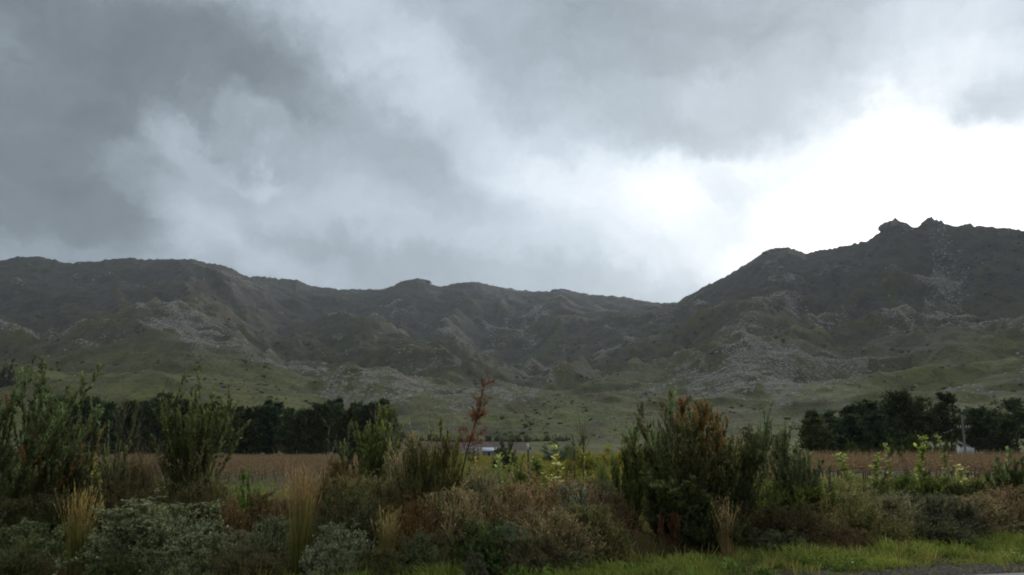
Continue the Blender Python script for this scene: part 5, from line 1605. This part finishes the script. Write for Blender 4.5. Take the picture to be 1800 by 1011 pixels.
scatter('dry_grass', np.stack([x, y, 0 * x - .01], 1), np.stack([r.normal(0, .15, len(x)), r.normal(0, .15, len(x)), r.random(len(x)) * 6.28], 1), np.stack([hh * .9, hh * .9, hh], 1),
        tuft_mesh(2, 14, .27, (.10, .10, .035), (.20, .175, .075)), 'yellowish dry grass blades mixed through the green verge', M_TWIG)
# leafy weeds on the verge
r = np.random.default_rng(12)


def weed_mesh(seed):
    rr_ = np.random.default_rng(seed); m_ = MB()
    A = dome(rr_, 9, .16, .3, 3, .2, 75)
    leaves(m_, rr_, A, 7, .2, 1, .07, .035, 50, (.05, .085, .022), (.09, .14, .035), .2)
    me = m_.mesh('weed'); me.materials.append(M_LEAF); return me


x, y, off, r = verge(2600, lambda x, y, off, r: (fbm(x * 1.2 + 4, y * 1.2, 2, 38) > .54) & (off > 1.0), 3)
hh = .5 + .8 * r.random(len(x))
scatter('verge_weeds', np.stack([x, y, 0 * x], 1), np.stack([0 * x, 0 * x, r.random(len(x)) * 6.28], 1), np.stack([hh, hh, hh], 1), weed_mesh(4), 'low broad-leaved weeds in the grass verge', M_LEAF)
# gravel
n = 5200
u = r.normal(0, .55, n); w = r.normal(0, .20, n)
gx = 6.55 + u * EDGE_D[0] + w * EDGE_N[0]; gy = 13.55 + u * EDGE_D[1] + w * EDGE_N[1]
u2 = r.uniform(-16, 16, 5000); w2 = .30 + np.abs(r.normal(0, .16, 5000))
gx = np.concatenate([gx, EDGE_P[0] + EDGE_D[0] * u2 + EDGE_N[0] * w2]); gy = np.concatenate([gy, EDGE_P[1] + EDGE_D[1] * u2 + EDGE_N[1] * w2])
m = (gy - edge_y(gx)) > .25
gx, gy = gx[m], gy[m]; n = len(gx)
gs = .008 + .026 * r.random(n) ** 3
M_GRAVEL = flat_mat('gravel_stone', (.165, .135, .10), .9, 9, .4)
gm_ = rock_mesh('gravel_piece', 9, M_GRAVEL, .3, 0)
for f in []: pass
scatter('gravel', np.stack([gx, gy, 0 * gx + gs * .2], 1), r.normal(0, 1, (n, 3)), np.stack([gs * 1.4, gs, gs], 1), gm_, 'grey-brown gravel patch on the road shoulder', M_GRAVEL)
# bare ground under the gravel
m_ = MB()
rings = 6; seg_ = 40
V = [(6.55, 13.55, .006)]
for i in range(1, rings + 1):
    for j in range(seg_):
        a = j / seg_ * 6.2832; k = i / rings * (1 + .18 * math.sin(3 * a + 1) + .10 * math.sin(7 * a))
        uu, ww_ = 1.35 * k * math.cos(a), .42 * k * math.sin(a)
        V.append((6.55 + uu * EDGE_D[0] + ww_ * EDGE_N[0], 13.55 + uu * EDGE_D[1] + ww_ * EDGE_N[1], .006 - .012 * (i / rings) ** 3))
q = [(1 + (i - 1) * seg_ + j, 1 + i * seg_ + j, 1 + i * seg_ + (j + 1) % seg_, 1 + (i - 1) * seg_ + (j + 1) % seg_) for i in range(1, rings) for j in range(seg_)]
tr_ = [(0, 1 + j, 1 + (j + 1) % seg_) for j in range(seg_)]
m_.add(V, q, tr_)
sh = m_.obj('shoulder_dirt', flat_mat('shoulder_dirt', (.095, .070, .048), .95, 14, .35), smooth=True)
tag(sh, 'bare brown dirt under the gravel patch', kind='structure')

# undergrowth: meadow weeds between hedge and fields
r = np.random.default_rng(31)
n = 15000
x = r.uniform(-30, 34, n); y = 16 + 36 * r.random(n) ** .8
ok = (np.abs(x) < .64 * y + 2) & (r.random(n) < np.clip(1.5 * fbm(x / 3, y / 3, 3, 66) - .25, .05, 1)) & (y > 17.5)
x, y = x[ok], y[ok]
h = np.where((x < -4) & (x > -12 * y / 20), .55, 1.0) * (.5 + .8 * r.random(len(x))) * np.clip(1.35 - y / 60, .5, 1)
z = 0 * x
scatter('meadow_weeds', np.stack([x, y, z], 1), np.stack([0 * x, 0 * x, r.random(len(x)) * 6.28], 1), np.stack([h * 1.2, h * 1.2, h], 1),
        tuft_mesh(7, 22, .55, (.06, .075, .020), (.15, .155, .045)), 'rank yellow-green grass and weeds behind the hedge', M_TWIG)
# grass of the middle field, farther off
n = 9000
x = r.uniform(-30, 40, n); y = 50 + 140 * r.random(n)
ok = (x > -.13 * y) & (x < .29 * y)
x, y = x[ok], y[ok]
h = 1.2 + 1.2 * r.random(len(x))
scatter('field_grass', np.stack([x, y, 0 * x], 1), np.stack([0 * x, 0 * x, r.random(len(x)) * 6.28], 1), np.stack([h * 2, h * 2, h], 1),
        tuft_mesh(8, 16, .36, (.07, .08, .022), (.14, .14, .04)), 'yellow-green grass of the middle field', M_TWIG)
# scrub litter under the hedge
n = 9000
x = r.uniform(-11, 15, n); y = np.interp(x, [-10, -4, 0, 2, 5, 8, 12.5], [11.6, 12.6, 13.6, 14.6, 16.2, 17.8, 20.0]) + 4.5 * r.random(n) ** 1.2
h = .4 + .7 * r.random(n)
scatter('hedge_undergrowth', np.stack([x, y, 0 * x], 1), np.stack([r.normal(0, .2, n), r.normal(0, .2, n), r.random(n) * 6.28], 1), np.stack([h, h, h], 1),
        tuft_mesh(9, 20, .42, (.050, .048, .024), (.105, .092, .050)), 'dim tangle of stems and dead grass under the shrubs', M_TWIG)
tot = 0
seen = set()
for o in COL.objects:
    if o.type == 'MESH' and o.data.name not in seen:
        seen.add(o.data.name); tot += sum(len(p.vertices) - 2 for p in o.data.polygons) if len(o.data.polygons) < 5000 else 2 * len(o.data.polygons)
print('triangles', tot, 'objects', len(COL.objects))
